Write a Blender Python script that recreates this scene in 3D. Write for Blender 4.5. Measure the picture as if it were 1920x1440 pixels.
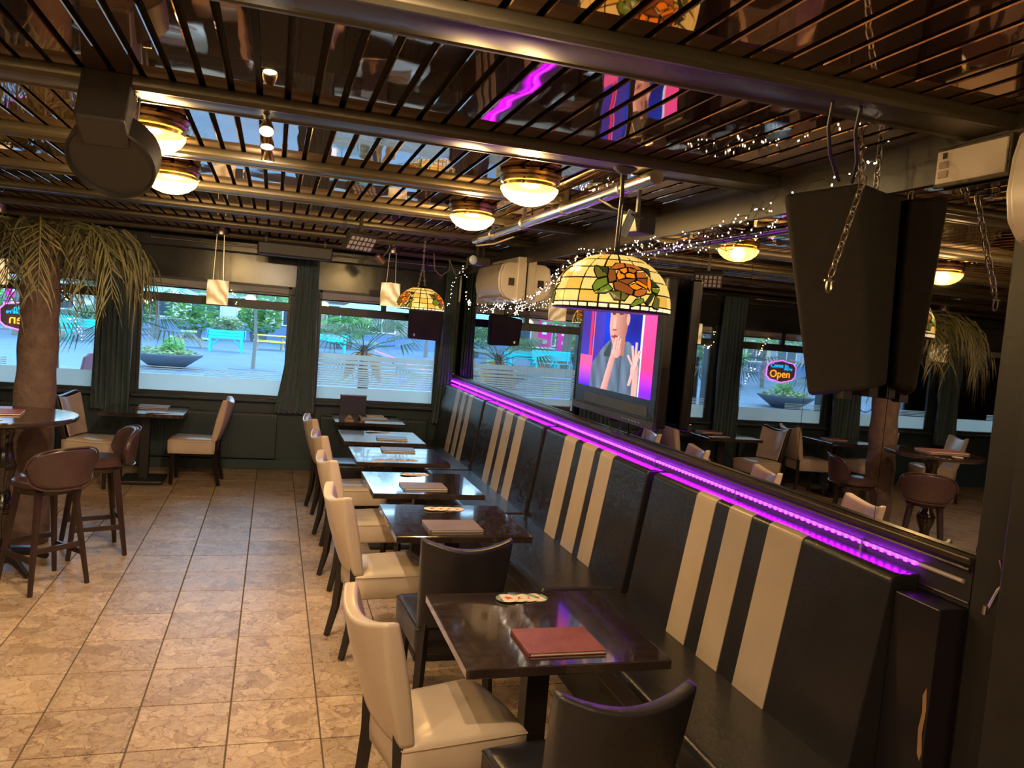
import bpy, bmesh, math, random
from mathutils import Vector, Matrix
random.seed(7)
PI = math.pi
sc = bpy.context.scene
for _o in list(bpy.data.objects):
    bpy.data.objects.remove(_o)
C = sc.collection

# ------------------------------------------------------------------ camera
cam_d = bpy.data.cameras.new('camera')
cam_d.sensor_fit = 'HORIZONTAL'; cam_d.sensor_width = 36.0
cam_d.lens = 36.0 * 1483.64 / 1920.0
cam_d.clip_start = 0.05; cam_d.clip_end = 300
cam = bpy.data.objects.new('camera', cam_d); C.objects.link(cam)
_w = Vector((0.0788950240, -0.293399694, 0.0704388745))
_R = Matrix.Rotation(_w.length, 3, _w.normalized()) @ Matrix(((1, 0, 0), (0, 0, -1), (0, 1, 0)))
_right, _down, _fwd = _R[0], _R[1], _R[2]
CAMH = 1.89
cam.matrix_world = Matrix(((_right.x, -_down.x, -_fwd.x, 0), (_right.y, -_down.y, -_fwd.y, 0), (_right.z, -_down.z, -_fwd.z, CAMH), (0, 0, 0, 1)))
sc.camera = cam

# ------------------------------------------------------------------ daylight, view
world = bpy.data.worlds.new('world'); sc.world = world
world.use_nodes = True
_bg = world.node_tree.nodes['Background']
_bg.inputs[0].default_value = (0.44, 0.71, 1.0, 1)
_bg.inputs[1].default_value = 3.3
sc.view_settings.view_transform = 'Standard'
sc.view_settings.look = 'None'
sc.view_settings.gamma = 1.0
sc.view_settings.use_curve_mapping = False
sc.view_settings.exposure = 1.15
sc.cycles.use_denoising = True
sc.cycles.max_bounces = 6
sc.cycles.diffuse_bounces = 3
sc.cycles.use_adaptive_sampling = True
sc.cycles.adaptive_threshold = 0.045
sc.cycles.adaptive_min_samples = 12
sc.cycles.glossy_bounces = 4
sc.cycles.transparent_max_bounces = 8
sc.cycles.sample_clamp_indirect = 6.0
sc.cycles.caustics_reflective = False
sc.cycles.caustics_refractive = False

# ------------------------------------------------------------------ helpers
def link(o): C.objects.link(o); return o

class MB:
    def __init__(self): self.v = []; self.f = []
    def add(self, vs, fs):
        b = len(self.v); self.v += [tuple(p) for p in vs]; self.f += [tuple(b + i for i in f) for f in fs]; return self
    def box(self, c, s, rot=None):
        x, y, z = s[0] / 2, s[1] / 2, s[2] / 2
        vs = [Vector((a * x, b * y, d * z)) for d in (-1, 1) for b in (-1, 1) for a in (-1, 1)]
        if rot is not None: vs = [rot @ p for p in vs]
        vs = [p + Vector(c) for p in vs]
        return self.add(vs, [(0, 2, 3, 1), (4, 5, 7, 6), (0, 1, 5, 4), (1, 3, 7, 5), (3, 2, 6, 7), (2, 0, 4, 6)])
    def bb(self, x0, x1, y0, y1, z0, z1):
        return self.box(((x0 + x1) / 2, (y0 + y1) / 2, (z0 + z1) / 2), (x1 - x0, y1 - y0, z1 - z0))
    def tube(self, path, r, n=8, closed=False, cap=True):
        path = [Vector(p) for p in path]; m = len(path)
        rs = r if isinstance(r, (list, tuple)) else [r] * m
        vs = []; up = None
        for i, p in enumerate(path):
            if closed: d = path[(i + 1) % m] - path[i - 1]
            else: d = path[min(i + 1, m - 1)] - path[max(i - 1, 0)]
            d = d.normalized() if d.length > 1e-9 else Vector((0, 0, 1))
            if up is None:
                up = Vector((0, 0, 1)) if abs(d.z) < .9 else Vector((1, 0, 0))
            a = d.cross(up)
            if a.length < 1e-6: a = d.cross(Vector((0, 1, 0)))
            a.normalize(); b = d.cross(a).normalized(); up = -b if up.dot(b) < 0 else b
            a = d.cross(up).normalized()
            for k in range(n):
                t = 2 * PI * k / n
                vs.append(p + (a * math.cos(t) + up * math.sin(t)) * rs[i])
        fs = []
        for i in range(m if closed else m - 1):
            j = (i + 1) % m
            for k in range(n):
                l = (k + 1) % n
                fs.append((i * n + k, i * n + l, j * n + l, j * n + k))
        if cap and not closed:
            fs.append(tuple(range(n - 1, -1, -1))); fs.append(tuple((m - 1) * n + k for k in range(n)))
        return self.add(vs, fs)
    def lathe(self, prof, n=24, c=(0, 0, 0), rot=None):
        c = Vector(c); vs = []
        for r, z in prof:
            for k in range(n):
                t = 2 * PI * k / n
                p = Vector((r * math.cos(t), r * math.sin(t), z))
                vs.append(c + (rot @ p if rot is not None else p))
        fs = []
        for i in range(len(prof) - 1):
            for k in range(n):
                l = (k + 1) % n
                fs.append((i * n + k, i * n + l, (i + 1) * n + l, (i + 1) * n + k))
        if prof[0][0] > 1e-5: fs.append(tuple(range(n - 1, -1, -1)))
        if prof[-1][0] > 1e-5: fs.append(tuple((len(prof) - 1) * n + k for k in range(n)))
        return self.add(vs, fs)
    def prism(self, poly, h, mat=None):
        n = len(poly); vs = [Vector((p[0], p[1], 0)) for p in poly] + [Vector((p[0], p[1], h)) for p in poly]
        if mat is not None: vs = [mat @ p for p in vs]
        return self.add(vs, [tuple(range(n - 1, -1, -1)), tuple(range(n, 2 * n))] + [(i, (i + 1) % n, n + (i + 1) % n, n + i) for i in range(n)])
    def ball(self, c, r, n=8, m=5, sq=(1, 1, 1)):
        c = Vector(c); vs = [c + Vector((0, 0, -r * sq[2]))]
        for i in range(1, m):
            a = -PI / 2 + PI * i / m
            for k in range(n):
                t = 2 * PI * k / n
                vs.append(c + Vector((r * sq[0] * math.cos(a) * math.cos(t), r * sq[1] * math.cos(a) * math.sin(t), r * sq[2] * math.sin(a))))
        vs.append(c + Vector((0, 0, r * sq[2])))
        fs = [(0, 1 + (k + 1) % n, 1 + k) for k in range(n)]
        for i in range(m - 2):
            for k in range(n):
                a = 1 + i * n + k; b = 1 + i * n + (k + 1) % n
                fs.append((a, b, b + n, a + n))
        t = len(vs) - 1; s = 1 + (m - 2) * n
        fs += [(s + k, s + (k + 1) % n, t) for k in range(n)]
        return self.add(vs, fs)
    def grid(self, fn, nu, nv, closed_u=False):
        vs = [fn(i / (nu if closed_u else nu - 1), j / (nv - 1)) for j in range(nv) for i in range(nu)]
        fs = []
        for j in range(nv - 1):
            for i in range(nu if closed_u else nu - 1):
                k = (i + 1) % nu
                fs.append((j * nu + i, j * nu + k, (j + 1) * nu + k, (j + 1) * nu + i))
        return self.add(vs, fs)
    def mesh(self, name, smooth=False, bevel=0, seg=2):
        me = bpy.data.meshes.new(name); me.from_pydata([tuple(p) for p in self.v], [], self.f)
        bm = bmesh.new(); bm.from_mesh(me)
        bmesh.ops.recalc_face_normals(bm, faces=bm.faces)
        if bevel:
            es = [e for e in bm.edges if len(e.link_faces) == 2 and e.calc_face_angle(0) > .5]
            bmesh.ops.bevel(bm, geom=es, offset=bevel, segments=seg, affect='EDGES', profile=.5, clamp_overlap=True)
        bm.to_mesh(me); bm.free()
        if smooth:
            for p in me.polygons: p.use_smooth = True
            if smooth != 2: me.set_sharp_from_angle(angle=.75)
        return me
    def build(self, name, m, parent=None, smooth=False, bevel=0, seg=2, sub=0, solid=0):
        me = self.mesh(name, smooth, bevel, seg)
        o = bpy.data.objects.new(name, me); me.materials.append(m); link(o)
        if parent is not None: o.parent = parent
        if smooth and bevel:
            md = o.modifiers.new('wn', 'WEIGHTED_NORMAL'); md.keep_sharp = True
        if solid:
            md = o.modifiers.new('solid', 'SOLIDIFY'); md.thickness = solid; md.offset = 0
        if sub:
            md = o.modifiers.new('sub', 'SUBSURF'); md.levels = sub; md.render_levels = sub
        return o

def inst(o, parent=None, loc=None, rot=None, name=None):
    c = o.copy(); link(c)
    if name: c.name = name
    c.parent = parent
    if loc is not None: c.location = loc
    if rot is not None: c.rotation_euler = rot
    return c
def tag(o, label=None, cat=None, group=None, kind=None):
    if label: o['label'] = label
    if cat: o['category'] = cat
    if group: o['group'] = group
    if kind: o['kind'] = kind
    return o
def thing(name, label, cat, loc=(0, 0, 0), rz=0, group=None):
    o = bpy.data.objects.new(name, None); link(o); o.empty_display_size = .1
    o.location = loc; o.rotation_euler = (0, 0, rz)
    return tag(o, label, cat, group)
def struct(o): o['kind'] = 'structure'; return o
def sroot(name):
    o = bpy.data.objects.new(name, None); link(o); return struct(o)
def tree(o, parent=None):
    c = o.copy(); link(c); c.parent = parent
    for ch in list(o.children): tree(ch, c)
    return c
def lamp(name, kind, loc, power, col, parent=None, radius=.05, rot=None, spot=None, blend=.4, sx=None, sy=None):
    d = bpy.data.lights.new(name, kind); d.energy = power; d.color = col
    if kind in ('POINT', 'SPOT'): d.shadow_soft_size = radius
    if kind == 'SPOT': d.spot_size = spot; d.spot_blend = blend
    if kind == 'AREA': d.shape = 'RECTANGLE'; d.size = sx; d.size_y = sy
    o = bpy.data.objects.new(name, d); link(o); o.location = loc
    if rot is not None: o.rotation_euler = rot
    if parent is not None: o.parent = parent
    return o

# ------------------------------------------------------------------ materials
def M(name, col, rough=.5, metal=0., spec=.5, emit=None, es=1., noise=None, bump=None, coat=0., tl=0., rnd=0., sheen=0.):
    """noise=(scale, second colour, detail) mixes two colours; bump=(scale, strength); rnd varies value per object"""
    m = bpy.data.materials.new(name); m.use_nodes = True
    nt = m.node_tree; N = nt.nodes; L = nt.links; b = N['Principled BSDF']
    b.inputs['Base Color'].default_value = (*col, 1); b.inputs['Roughness'].default_value = rough
    b.inputs['Metallic'].default_value = metal; b.inputs['Specular IOR Level'].default_value = spec
    b.inputs['Coat Weight'].default_value = coat; b.inputs['Coat Roughness'].default_value = .12
    if sheen: b.inputs['Sheen Weight'].default_value = sheen
    tc = N.new('ShaderNodeTexCoord'); src = None
    if noise:
        n = N.new('ShaderNodeTexNoise'); n.inputs['Scale'].default_value = noise[0]; n.inputs['Detail'].default_value = noise[2] if len(noise) > 2 else 4
        n.inputs['Roughness'].default_value = .6
        L.new(tc.outputs['Object'], n.inputs['Vector'])
        r = N.new('ShaderNodeValToRGB'); r.color_ramp.elements[0].position = .35; r.color_ramp.elements[1].position = .65
        r.color_ramp.elements[0].color = (*col, 1); r.color_ramp.elements[1].color = (*noise[1], 1)
        L.new(n.outputs['Fac'], r.inputs['Fac']); src = r.outputs['Color']
    if rnd:
        oi = N.new('ShaderNodeObjectInfo'); h = N.new('ShaderNodeHueSaturation')
        mp = N.new('ShaderNodeMapRange'); mp.inputs['To Min'].default_value = 1 - rnd; mp.inputs['To Max'].default_value = 1 + rnd
        L.new(oi.outputs['Random'], mp.inputs['Value']); L.new(mp.outputs['Result'], h.inputs['Value'])
        if src: L.new(src, h.inputs['Color'])
        else: h.inputs['Color'].default_value = (*col, 1)
        src = h.outputs['Color']
    if src: L.new(src, b.inputs['Base Color'])
    if emit is not None:
        b.inputs['Emission Strength'].default_value = es
        b.inputs['Emission Color'].default_value = (*emit, 1)
    if bump:
        n2 = N.new('ShaderNodeTexNoise'); n2.inputs['Scale'].default_value = bump[0]; n2.inputs['Detail'].default_value = 3
        L.new(tc.outputs['Object'], n2.inputs['Vector'])
        bp = N.new('ShaderNodeBump'); bp.inputs['Strength'].default_value = bump[1]; bp.inputs['Distance'].default_value = .02
        L.new(n2.outputs['Fac'], bp.inputs['Height']); L.new(bp.outputs['Normal'], b.inputs['Normal'])
    if tl:
        t = N.new('ShaderNodeBsdfTranslucent'); t.inputs['Color'].default_value = (*col, 1)
        mx = N.new('ShaderNodeMixShader'); mx.inputs[0].default_value = tl
        L.new(b.outputs[0], mx.inputs[1]); L.new(t.outputs[0], mx.inputs[2]); L.new(mx.outputs[0], N['Material Output'].inputs['Surface'])
        if src: L.new(src, t.inputs['Color'])
    return m
def EM(name, col, s, sample=True):
    m = bpy.data.materials.new(name); m.use_nodes = True; nt = m.node_tree
    e = nt.nodes.new('ShaderNodeEmission'); e.inputs[0].default_value = (*col, 1); e.inputs[1].default_value = s
    nt.links.new(e.outputs[0], nt.nodes['Material Output'].inputs['Surface'])
    if not sample: m.cycles.emission_sampling = 'NONE'
    return m
def glass_mat(name, tint=(1, 1, 1), refl=.08, film=0.):
    m = bpy.data.materials.new(name); m.use_nodes = True; nt = m.node_tree; N = nt.nodes; L = nt.links
    t = N.new('ShaderNodeBsdfTransparent'); t.inputs[0].default_value = (*tint, 1)
    if film:
        a = N.new('ShaderNodeBsdfTranslucent'); a.inputs[0].default_value = (1.0, .97, .86, 1)
        d = N.new('ShaderNodeBsdfDiffuse'); d.inputs[0].default_value = (.85, .84, .80, 1)
        m0 = N.new('ShaderNodeMixShader'); m0.inputs[0].default_value = .18
        L.new(a.outputs[0], m0.inputs[1]); L.new(d.outputs[0], m0.inputs[2])
        m1 = N.new('ShaderNodeMixShader'); m1.inputs[0].default_value = film
        L.new(t.outputs[0], m1.inputs[1]); L.new(m0.outputs[0], m1.inputs[2]); out = m1
    else:
        g = N.new('ShaderNodeBsdfGlossy'); g.inputs['Roughness'].default_value = .02
        fr = N.new('ShaderNodeFresnel'); fr.inputs[0].default_value = 1.45
        ml = N.new('ShaderNodeMath'); ml.operation = 'MULTIPLY'; ml.inputs[1].default_value = refl / .04
        ml.use_clamp = True
        L.new(fr.outputs[0], ml.inputs[0])
        m1 = N.new('ShaderNodeMixShader'); L.new(ml.outputs[0], m1.inputs[0])
        L.new(t.outputs[0], m1.inputs[1]); L.new(g.outputs[0], m1.inputs[2]); out = m1
    L.new(out.outputs[0], N['Material Output'].inputs['Surface'])
    return m

def tile_mat():
    m = bpy.data.materials.new('breccia_marble'); m.use_nodes = True; nt = m.node_tree; N = nt.nodes; L = nt.links; b = N['Principled BSDF']
    g = N.new('ShaderNodeNewGeometry'); oi = N.new('ShaderNodeObjectInfo')
    mu = N.new('ShaderNodeVectorMath'); mu.operation = 'MULTIPLY_ADD'
    cb = N.new('ShaderNodeCombineXYZ'); L.new(oi.outputs['Random'], cb.inputs[0]); L.new(oi.outputs['Random'], cb.inputs[2])
    L.new(cb.outputs[0], mu.inputs[0]); mu.inputs[1].default_value = (37, 11, 53); L.new(g.outputs['Position'], mu.inputs[2])
    wn = N.new('ShaderNodeTexNoise'); wn.inputs['Scale'].default_value = 7; wn.inputs['Detail'].default_value = 5; L.new(mu.outputs[0], wn.inputs['Vector'])
    ad = N.new('ShaderNodeVectorMath'); ad.operation = 'MULTIPLY_ADD'; ad.inputs[1].default_value = (.24, .24, .24)
    L.new(wn.outputs['Color'], ad.inputs[0]); L.new(mu.outputs[0], ad.inputs[2])
    vo = N.new('ShaderNodeTexVoronoi'); vo.inputs['Scale'].default_value = 9; L.new(ad.outputs[0], vo.inputs['Vector'])
    ve = N.new('ShaderNodeTexVoronoi'); ve.feature = 'DISTANCE_TO_EDGE'; ve.inputs['Scale'].default_value = 9; L.new(ad.outputs[0], ve.inputs['Vector'])
    sx = N.new('ShaderNodeSeparateColor'); L.new(vo.outputs['Color'], sx.inputs[0])
    r1 = N.new('ShaderNodeValToRGB'); cr = r1.color_ramp
    cr.elements[0].position = 0; cr.elements[0].color = (.38, .26, .17, 1); cr.elements[1].position = 1; cr.elements[1].color = (.56, .425, .30, 1)
    for p, c in ((.05, (.37, .255, .17, 1)), (.10, (.44, .315, .21, 1)), (.55, (.49, .355, .24, 1)), (.92, (.52, .385, .265, 1))):
        e = cr.elements.new(p); e.color = c
    L.new(sx.outputs[0], r1.inputs[0])
    n3 = N.new('ShaderNodeTexNoise'); n3.inputs['Scale'].default_value = 22; n3.inputs['Detail'].default_value = 6; n3.inputs['Distortion'].default_value = 1.5; L.new(ad.outputs[0], n3.inputs['Vector'])
    r3 = N.new('ShaderNodeValToRGB'); r3.color_ramp.elements[0].position = .3; r3.color_ramp.elements[1].position = .7
    r3.color_ramp.elements[0].color = (.80, .75, .69, 1); r3.color_ramp.elements[1].color = (1.08, 1.07, 1.04, 1); L.new(n3.outputs[0], r3.inputs[0])
    mx = N.new('ShaderNodeMix'); mx.data_type = 'RGBA'; mx.blend_type = 'MULTIPLY'; mx.inputs[0].default_value = 1
    L.new(r1.outputs[0], mx.inputs[6]); L.new(r3.outputs[0], mx.inputs[7])
    r2 = N.new('ShaderNodeValToRGB'); r2.color_ramp.elements[0].position = 0; r2.color_ramp.elements[1].position = .03
    r2.color_ramp.elements[0].color = (.52, .41, .32, 1); r2.color_ramp.elements[1].color = (1, 1, 1, 1); L.new(ve.outputs['Distance'], r2.inputs[0])
    m2 = N.new('ShaderNodeMix'); m2.data_type = 'RGBA'; m2.blend_type = 'MULTIPLY'; m2.inputs[0].default_value = 1
    L.new(mx.outputs[2], m2.inputs[6]); L.new(r2.outputs[0], m2.inputs[7])
    # fine fragments and thin pale and dark veins
    v2 = N.new('ShaderNodeTexVoronoi'); v2.inputs['Scale'].default_value = 30; L.new(ad.outputs[0], v2.inputs['Vector'])
    s2 = N.new('ShaderNodeSeparateColor'); L.new(v2.outputs['Color'], s2.inputs[0])
    q2 = N.new('ShaderNodeMapRange'); q2.inputs['To Min'].default_value = .80; q2.inputs['To Max'].default_value = 1.16; L.new(s2.outputs[1], q2.inputs['Value'])
    w2 = N.new('ShaderNodeTexNoise'); w2.inputs['Scale'].default_value = 4.5; w2.inputs['Detail'].default_value = 3; L.new(mu.outputs[0], w2.inputs['Vector'])
    k2 = N.new('ShaderNodeMapRange'); k2.inputs['From Min'].default_value = .46; k2.inputs['From Max'].default_value = .58; L.new(w2.outputs[0], k2.inputs['Value'])
    f2 = N.new('ShaderNodeMix'); f2.data_type = 'FLOAT'; f2.inputs[2].default_value = 1.0; L.new(k2.outputs[0], f2.inputs[0]); L.new(q2.outputs[0], f2.inputs[3])
    w3 = N.new('ShaderNodeTexNoise'); w3.inputs['Scale'].default_value = 6; w3.inputs['Detail'].default_value = 7; w3.inputs['Distortion'].default_value = 1.2; L.new(mu.outputs[0], w3.inputs['Vector'])
    r5 = N.new('ShaderNodeValToRGB'); r5.color_ramp.elements[0].position = .0; r5.color_ramp.elements[0].color = (1, 1, 1, 1); r5.color_ramp.elements[1].position = 1.0; r5.color_ramp.elements[1].color = (1, 1, 1, 1)
    for p, c in ((.485, (1, 1, 1, 1)), (.495, (1.22, 1.2, 1.16, 1)), (.505, (1, 1, 1, 1)), (.57, (1, 1, 1, 1)), (.58, (.66, .55, .46, 1)), (.59, (1, 1, 1, 1)), (.40, (1, 1, 1, 1)), (.408, (.74, .66, .58, 1)), (.416, (1, 1, 1, 1))):
        e = r5.color_ramp.elements.new(p); e.color = c
    L.new(w3.outputs[0], r5.inputs[0])
    m3 = N.new('ShaderNodeMix'); m3.data_type = 'RGBA'; m3.blend_type = 'MULTIPLY'; m3.inputs[0].default_value = 1; L.new(m2.outputs[2], m3.inputs[6]); L.new(r5.outputs[0], m3.inputs[7])
    m4 = N.new('ShaderNodeVectorMath'); m4.operation = 'SCALE'; L.new(m3.outputs[2], m4.inputs[0]); L.new(f2.outputs[0], m4.inputs[3])
    h = N.new('ShaderNodeHueSaturation'); mp = N.new('ShaderNodeMapRange'); mp.inputs['To Min'].default_value = .78; mp.inputs['To Max'].default_value = 1.08
    L.new(oi.outputs['Random'], mp.inputs['Value']); L.new(mp.outputs['Result'], h.inputs['Value']); L.new(m4.outputs[0], h.inputs['Color'])
    L.new(h.outputs[0], b.inputs['Base Color'])
    r4 = N.new('ShaderNodeMapRange'); r4.inputs['To Min'].default_value = .3; r4.inputs['To Max'].default_value = .5; L.new(n3.outputs[0], r4.inputs['Value']); L.new(r4.outputs[0], b.inputs['Roughness'])
    b.inputs['Specular IOR Level'].default_value = .4
    return m

def copper_mat():
    m = bpy.data.materials.new('copper_mirror_ceiling'); m.use_nodes = True; nt = m.node_tree; N = nt.nodes; L = nt.links; b = N['Principled BSDF']
    b.inputs['Base Color'].default_value = (.50, .305, .18, 1); b.inputs['Metallic'].default_value = .93; b.inputs['Roughness'].default_value = .03
    g = N.new('ShaderNodeNewGeometry'); oi = N.new('ShaderNodeObjectInfo')
    mu = N.new('ShaderNodeVectorMath'); mu.operation = 'MULTIPLY_ADD'; cb = N.new('ShaderNodeCombineXYZ'); L.new(oi.outputs['Random'], cb.inputs[1])
    L.new(cb.outputs[0], mu.inputs[0]); mu.inputs[1].default_value = (0, .35, 0); L.new(g.outputs['Position'], mu.inputs[2])
    mp = N.new('ShaderNodeMapping'); mp.inputs['Scale'].default_value = (2.0, 1.4, 1); L.new(mu.outputs[0], mp.inputs[0])
    n = N.new('ShaderNodeTexNoise'); n.inputs['Scale'].default_value = 1.5; n.inputs['Detail'].default_value = 1.5; L.new(mp.outputs[0], n.inputs['Vector'])
    bp = N.new('ShaderNodeBump'); bp.inputs['Strength'].default_value = .08; bp.inputs['Distance'].default_value = .04
    L.new(n.outputs[0], bp.inputs['Height']); L.new(bp.outputs[0], b.inputs['Normal'])
    return m

m_tile = tile_mat(); m_copper = copper_mat()
m_grout = M('grout', (.10, .07, .045), .9)
m_void = M('ceiling_void', (.02, .016, .012), .8)
m_beam = M('bronze_beam', (.105, .085, .052), .36, .5, noise=(6, (.09, .074, .045)))
m_black = M('black_paint', (.030, .027, .027), .45, noise=(9, (.037, .033, .031)))
m_gloss = M('dark_gloss_paint', (.028, .031, .029), .2, noise=(4, (.035, .038, .035)), bump=(5, .06))
m_lower = M('dark_wainscot', (.030, .050, .056), .45)
m_frame = M('dark_window_frame', (.034, .038, .04), .4)
m_mirror = M('mirror_glass', (.58, .55, .53), .012, 1.)
m_seam = M('mirror_seam', (.05, .045, .04), .5)
m_pane = glass_mat('window_glass', (.93, .97, 1.0), .06)
m_film = glass_mat('frosted_film', film=.9)
m_blind = M('grey_blind', (.50, .50, .47), .8)
m_curtain = M('dark_green_curtain', (.055, .105, .11), .75, noise=(14, (.075, .135, .14)), sheen=.3)
m_blackl = M('black_leather', (.020, .018, .021), .30, noise=(5, (.026, .023, .026)), bump=(60, .06))
m_cream = M('cream_leather', (.60, .47, .35), .29, noise=(4, (.54, .42, .31)), bump=(50, .05))
m_creamp = M('cream_leather_piping', (.50, .38, .26), .5)
m_brown = M('brown_leather', (.052, .028, .027), .28, noise=(6, (.068, .037, .034)), bump=(40, .08))
m_leg = M('dark_stained_leg', (.016, .013, .012), .4)
m_stool = M('mahogany_wood', (.026, .014, .013), .35, noise=(10, (.036, .019, .016)))
def wood_top():
    m = M('espresso_tabletop', (.030, .019, .016), .24, coat=1.0)
    m.node_tree.nodes['Principled BSDF'].inputs['Coat Roughness'].default_value = .05; m.node_tree.nodes['Principled BSDF'].inputs['Coat IOR'].default_value = 1.65
    nt = m.node_tree; N = nt.nodes; L = nt.links; b = N['Principled BSDF']
    tc = N.new('ShaderNodeTexCoord'); mp = N.new('ShaderNodeMapping'); mp.inputs['Scale'].default_value = (3, 40, 3)
    n = N.new('ShaderNodeTexNoise'); n.inputs['Scale'].default_value = 2; n.inputs['Detail'].default_value = 5
    L.new(tc.outputs['Object'], mp.inputs[0]); L.new(mp.outputs[0], n.inputs['Vector'])
    r = N.new('ShaderNodeValToRGB'); r.color_ramp.elements[0].color = (.020, .012, .010, 1); r.color_ramp.elements[1].color = (.050, .032, .026, 1)
    r.color_ramp.elements[0].position = .3; r.color_ramp.elements[1].position = .75
    L.new(n.outputs[0], r.inputs[0]); L.new(r.outputs[0], b.inputs['Base Color'])
    n2 = N.new('ShaderNodeTexNoise'); n2.inputs['Scale'].default_value = 35; n2.inputs['Detail'].default_value = 6; L.new(tc.outputs['Object'], n2.inputs['Vector'])
    r2 = N.new('ShaderNodeMapRange'); r2.inputs['From Min'].default_value = .35; r2.inputs['From Max'].default_value = .7
    r2.inputs['To Min'].default_value = .12; r2.inputs['To Max'].default_value = .2; L.new(n2.outputs[0], r2.inputs[0]); L.new(r2.outputs[0], b.inputs['Roughness'])
    return m
m_table = wood_top()
m_menu = M('red_leatherette', (.20, .045, .040), .42, noise=(12, (.27, .075, .06)), bump=(120, .1))
m_menug = M('grey_leatherette', (.20, .15, .13), .40, noise=(12, (.25, .19, .17)), bump=(120, .1))
m_paper = M('cream_card', (.80, .72, .58), .7)
m_star = M('red_print', (.75, .05, .04), .6)
m_green = M('green_print', (.03, .16, .08), .6)
m_white = M('white_print', (.85, .82, .76), .6)
m_steel = M('steel', (.5, .48, .44), .3, 1.)
m_chrome = M('chrome_pipe', (.75, .70, .58), .2, 1.)
m_brass = M('aged_brass', (.42, .30, .13), .25, 1.)
m_ac = M('warm_white_plastic', (.80, .70, .62), .3)
m_speaker = M('black_speaker_cloth', (.026, .022, .019), .85, noise=(30, (.033, .027, .023)))
m_spk2 = M('dark_grey_plastic', (.034, .030, .025), .45)
m_wire = M('black_wire', (.02, .018, .016), .5)
m_trunk = M('palm_trunk_bark', (.10, .060, .048), .9, noise=(9, (.14, .09, .07)), bump=(22, .6))
m_frond = M('dried_palm_leaf', (.10, .10, .05), .6, noise=(5, (.15, .135, .065)), rnd=.25, tl=.25)
m_leaf = M('palm_leaf', (.05, .10, .045), .5, noise=(4, (.09, .16, .06)), rnd=.3, tl=.3)
# ------------------------------------------------------------------ room dimensions
XL, XR, YB, YF, CZ = -7.2, 2.2, -2.6, 9.8, 2.69

# floor: tiles one by one, laid in a 40 cm grid
def in_view(x, y, z=0.):
    d = Vector((x, y, z - CAMH)); c = _R @ d
    if c.z < .3: return None
    return 960 + 1483.64 * c.x / c.z, 720 + 1483.64 * c.y / c.z, c.z
floor = struct(MB().bb(XL, XR, YB, YF, -.12, -.004).build('floor', m_grout))
TX0, TY0, TW = -1.2925, 3.4946, .4
cells = []
for i in range(-16, 11):
    for j in range(-16, 18):
        x0 = TX0 + i * TW; y0 = TY0 + j * TW
        if x0 + .05 < XL or x0 + .35 > XR or y0 < YB or y0 + .1 > YF: continue
        cells.append((x0 + TW / 2, y0 + TW / 2))
def rank(c):
    v = in_view(*c)
    if v is None or not (-60 < v[0] < 1980 and 700 < v[1] < 1500): return 1e3 + abs(c[1])
    return v[2] + (3 if c[0] > 1.4 else 0)
cells.sort(key=rank)
tile_me = MB().box((0, 0, -.006), (.3925, .3925, .012)).mesh('floor_tile', bevel=.0015, seg=1)
tile_me.materials.append(m_tile)
for k, (x, y) in enumerate(cells[:300]):
    o = bpy.data.objects.new('floor_tile', tile_me); link(o); o.parent = floor; o.location = (x, y, 0); o.rotation_euler = (0, 0, PI / 2 * (k % 4))
b = MB()
for x, y in cells[300:]: b.box((x, y, -.006), (.3925, .3925, .012))
tag(b.build('floor_tiles', m_tile, floor), kind='stuff')

# ceiling: dark void, mirror-copper strips on a 10 cm module, bronze cross beams
ceil = struct(MB().bb(XL, XR, YB, YF, CZ + .03, CZ + .1).build('ceiling', m_void))
strip_me = MB().box((0, 0, .008), (.080, YF - YB, .016)).mesh('ceiling_panel', bevel=.003, seg=1)
strip_me.materials.append(m_copper)
k = 0
x = XR - .05
while x > XL:
    o = bpy.data.objects.new('ceiling_panel', strip_me); link(o); o.parent = ceil; o.location = (x, (YB + YF) / 2, CZ); x -= .1
beam_me = MB().box((0, 0, 0), (XR - XL, .20, .045)).mesh('ceiling_beam', bevel=.012, seg=3, smooth=True); beam_me.materials.append(m_beam)
rib_me = MB().tube([(-4.7, 0, 0), (4.7, 0, 0)], .012, 6).mesh('beam_bead'); rib_me.materials.append(m_beam)
BEAMS = [-1.5, -.3, .89, 2.08, 3.30, 4.47, 5.66, 6.84, 8.0, 9.15]
for y in BEAMS:
    s = 1 if y < 4 else .8
    o = bpy.data.objects.new('beam', beam_me); link(o); o.parent = ceil; o.location = ((XL + XR) / 2, y, CZ - .018); o.scale = (1, s, 1)
    for q in (-.085, .085):
        p = bpy.data.objects.new('beam_bead', rib_me); link(p); p.parent = o; p.location = (0, q, -.018)

# outer shell walls
struct(MB().bb(XL - .15, XL, YB, YF, 0, CZ + .1).build('wall_left', m_gloss))
struct(MB().bb(XL - .15, XR + .15, YB - .15, YB, 0, CZ + .1).build('wall_back', M('brown_panelling', (.10, .06, .035), .5, noise=(3, (.14, .085, .05)))))
wr = struct(MB().bb(XR + .012, XR + .16, YB, YF, 0, CZ + .1).build('wall_right', m_black))
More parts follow.
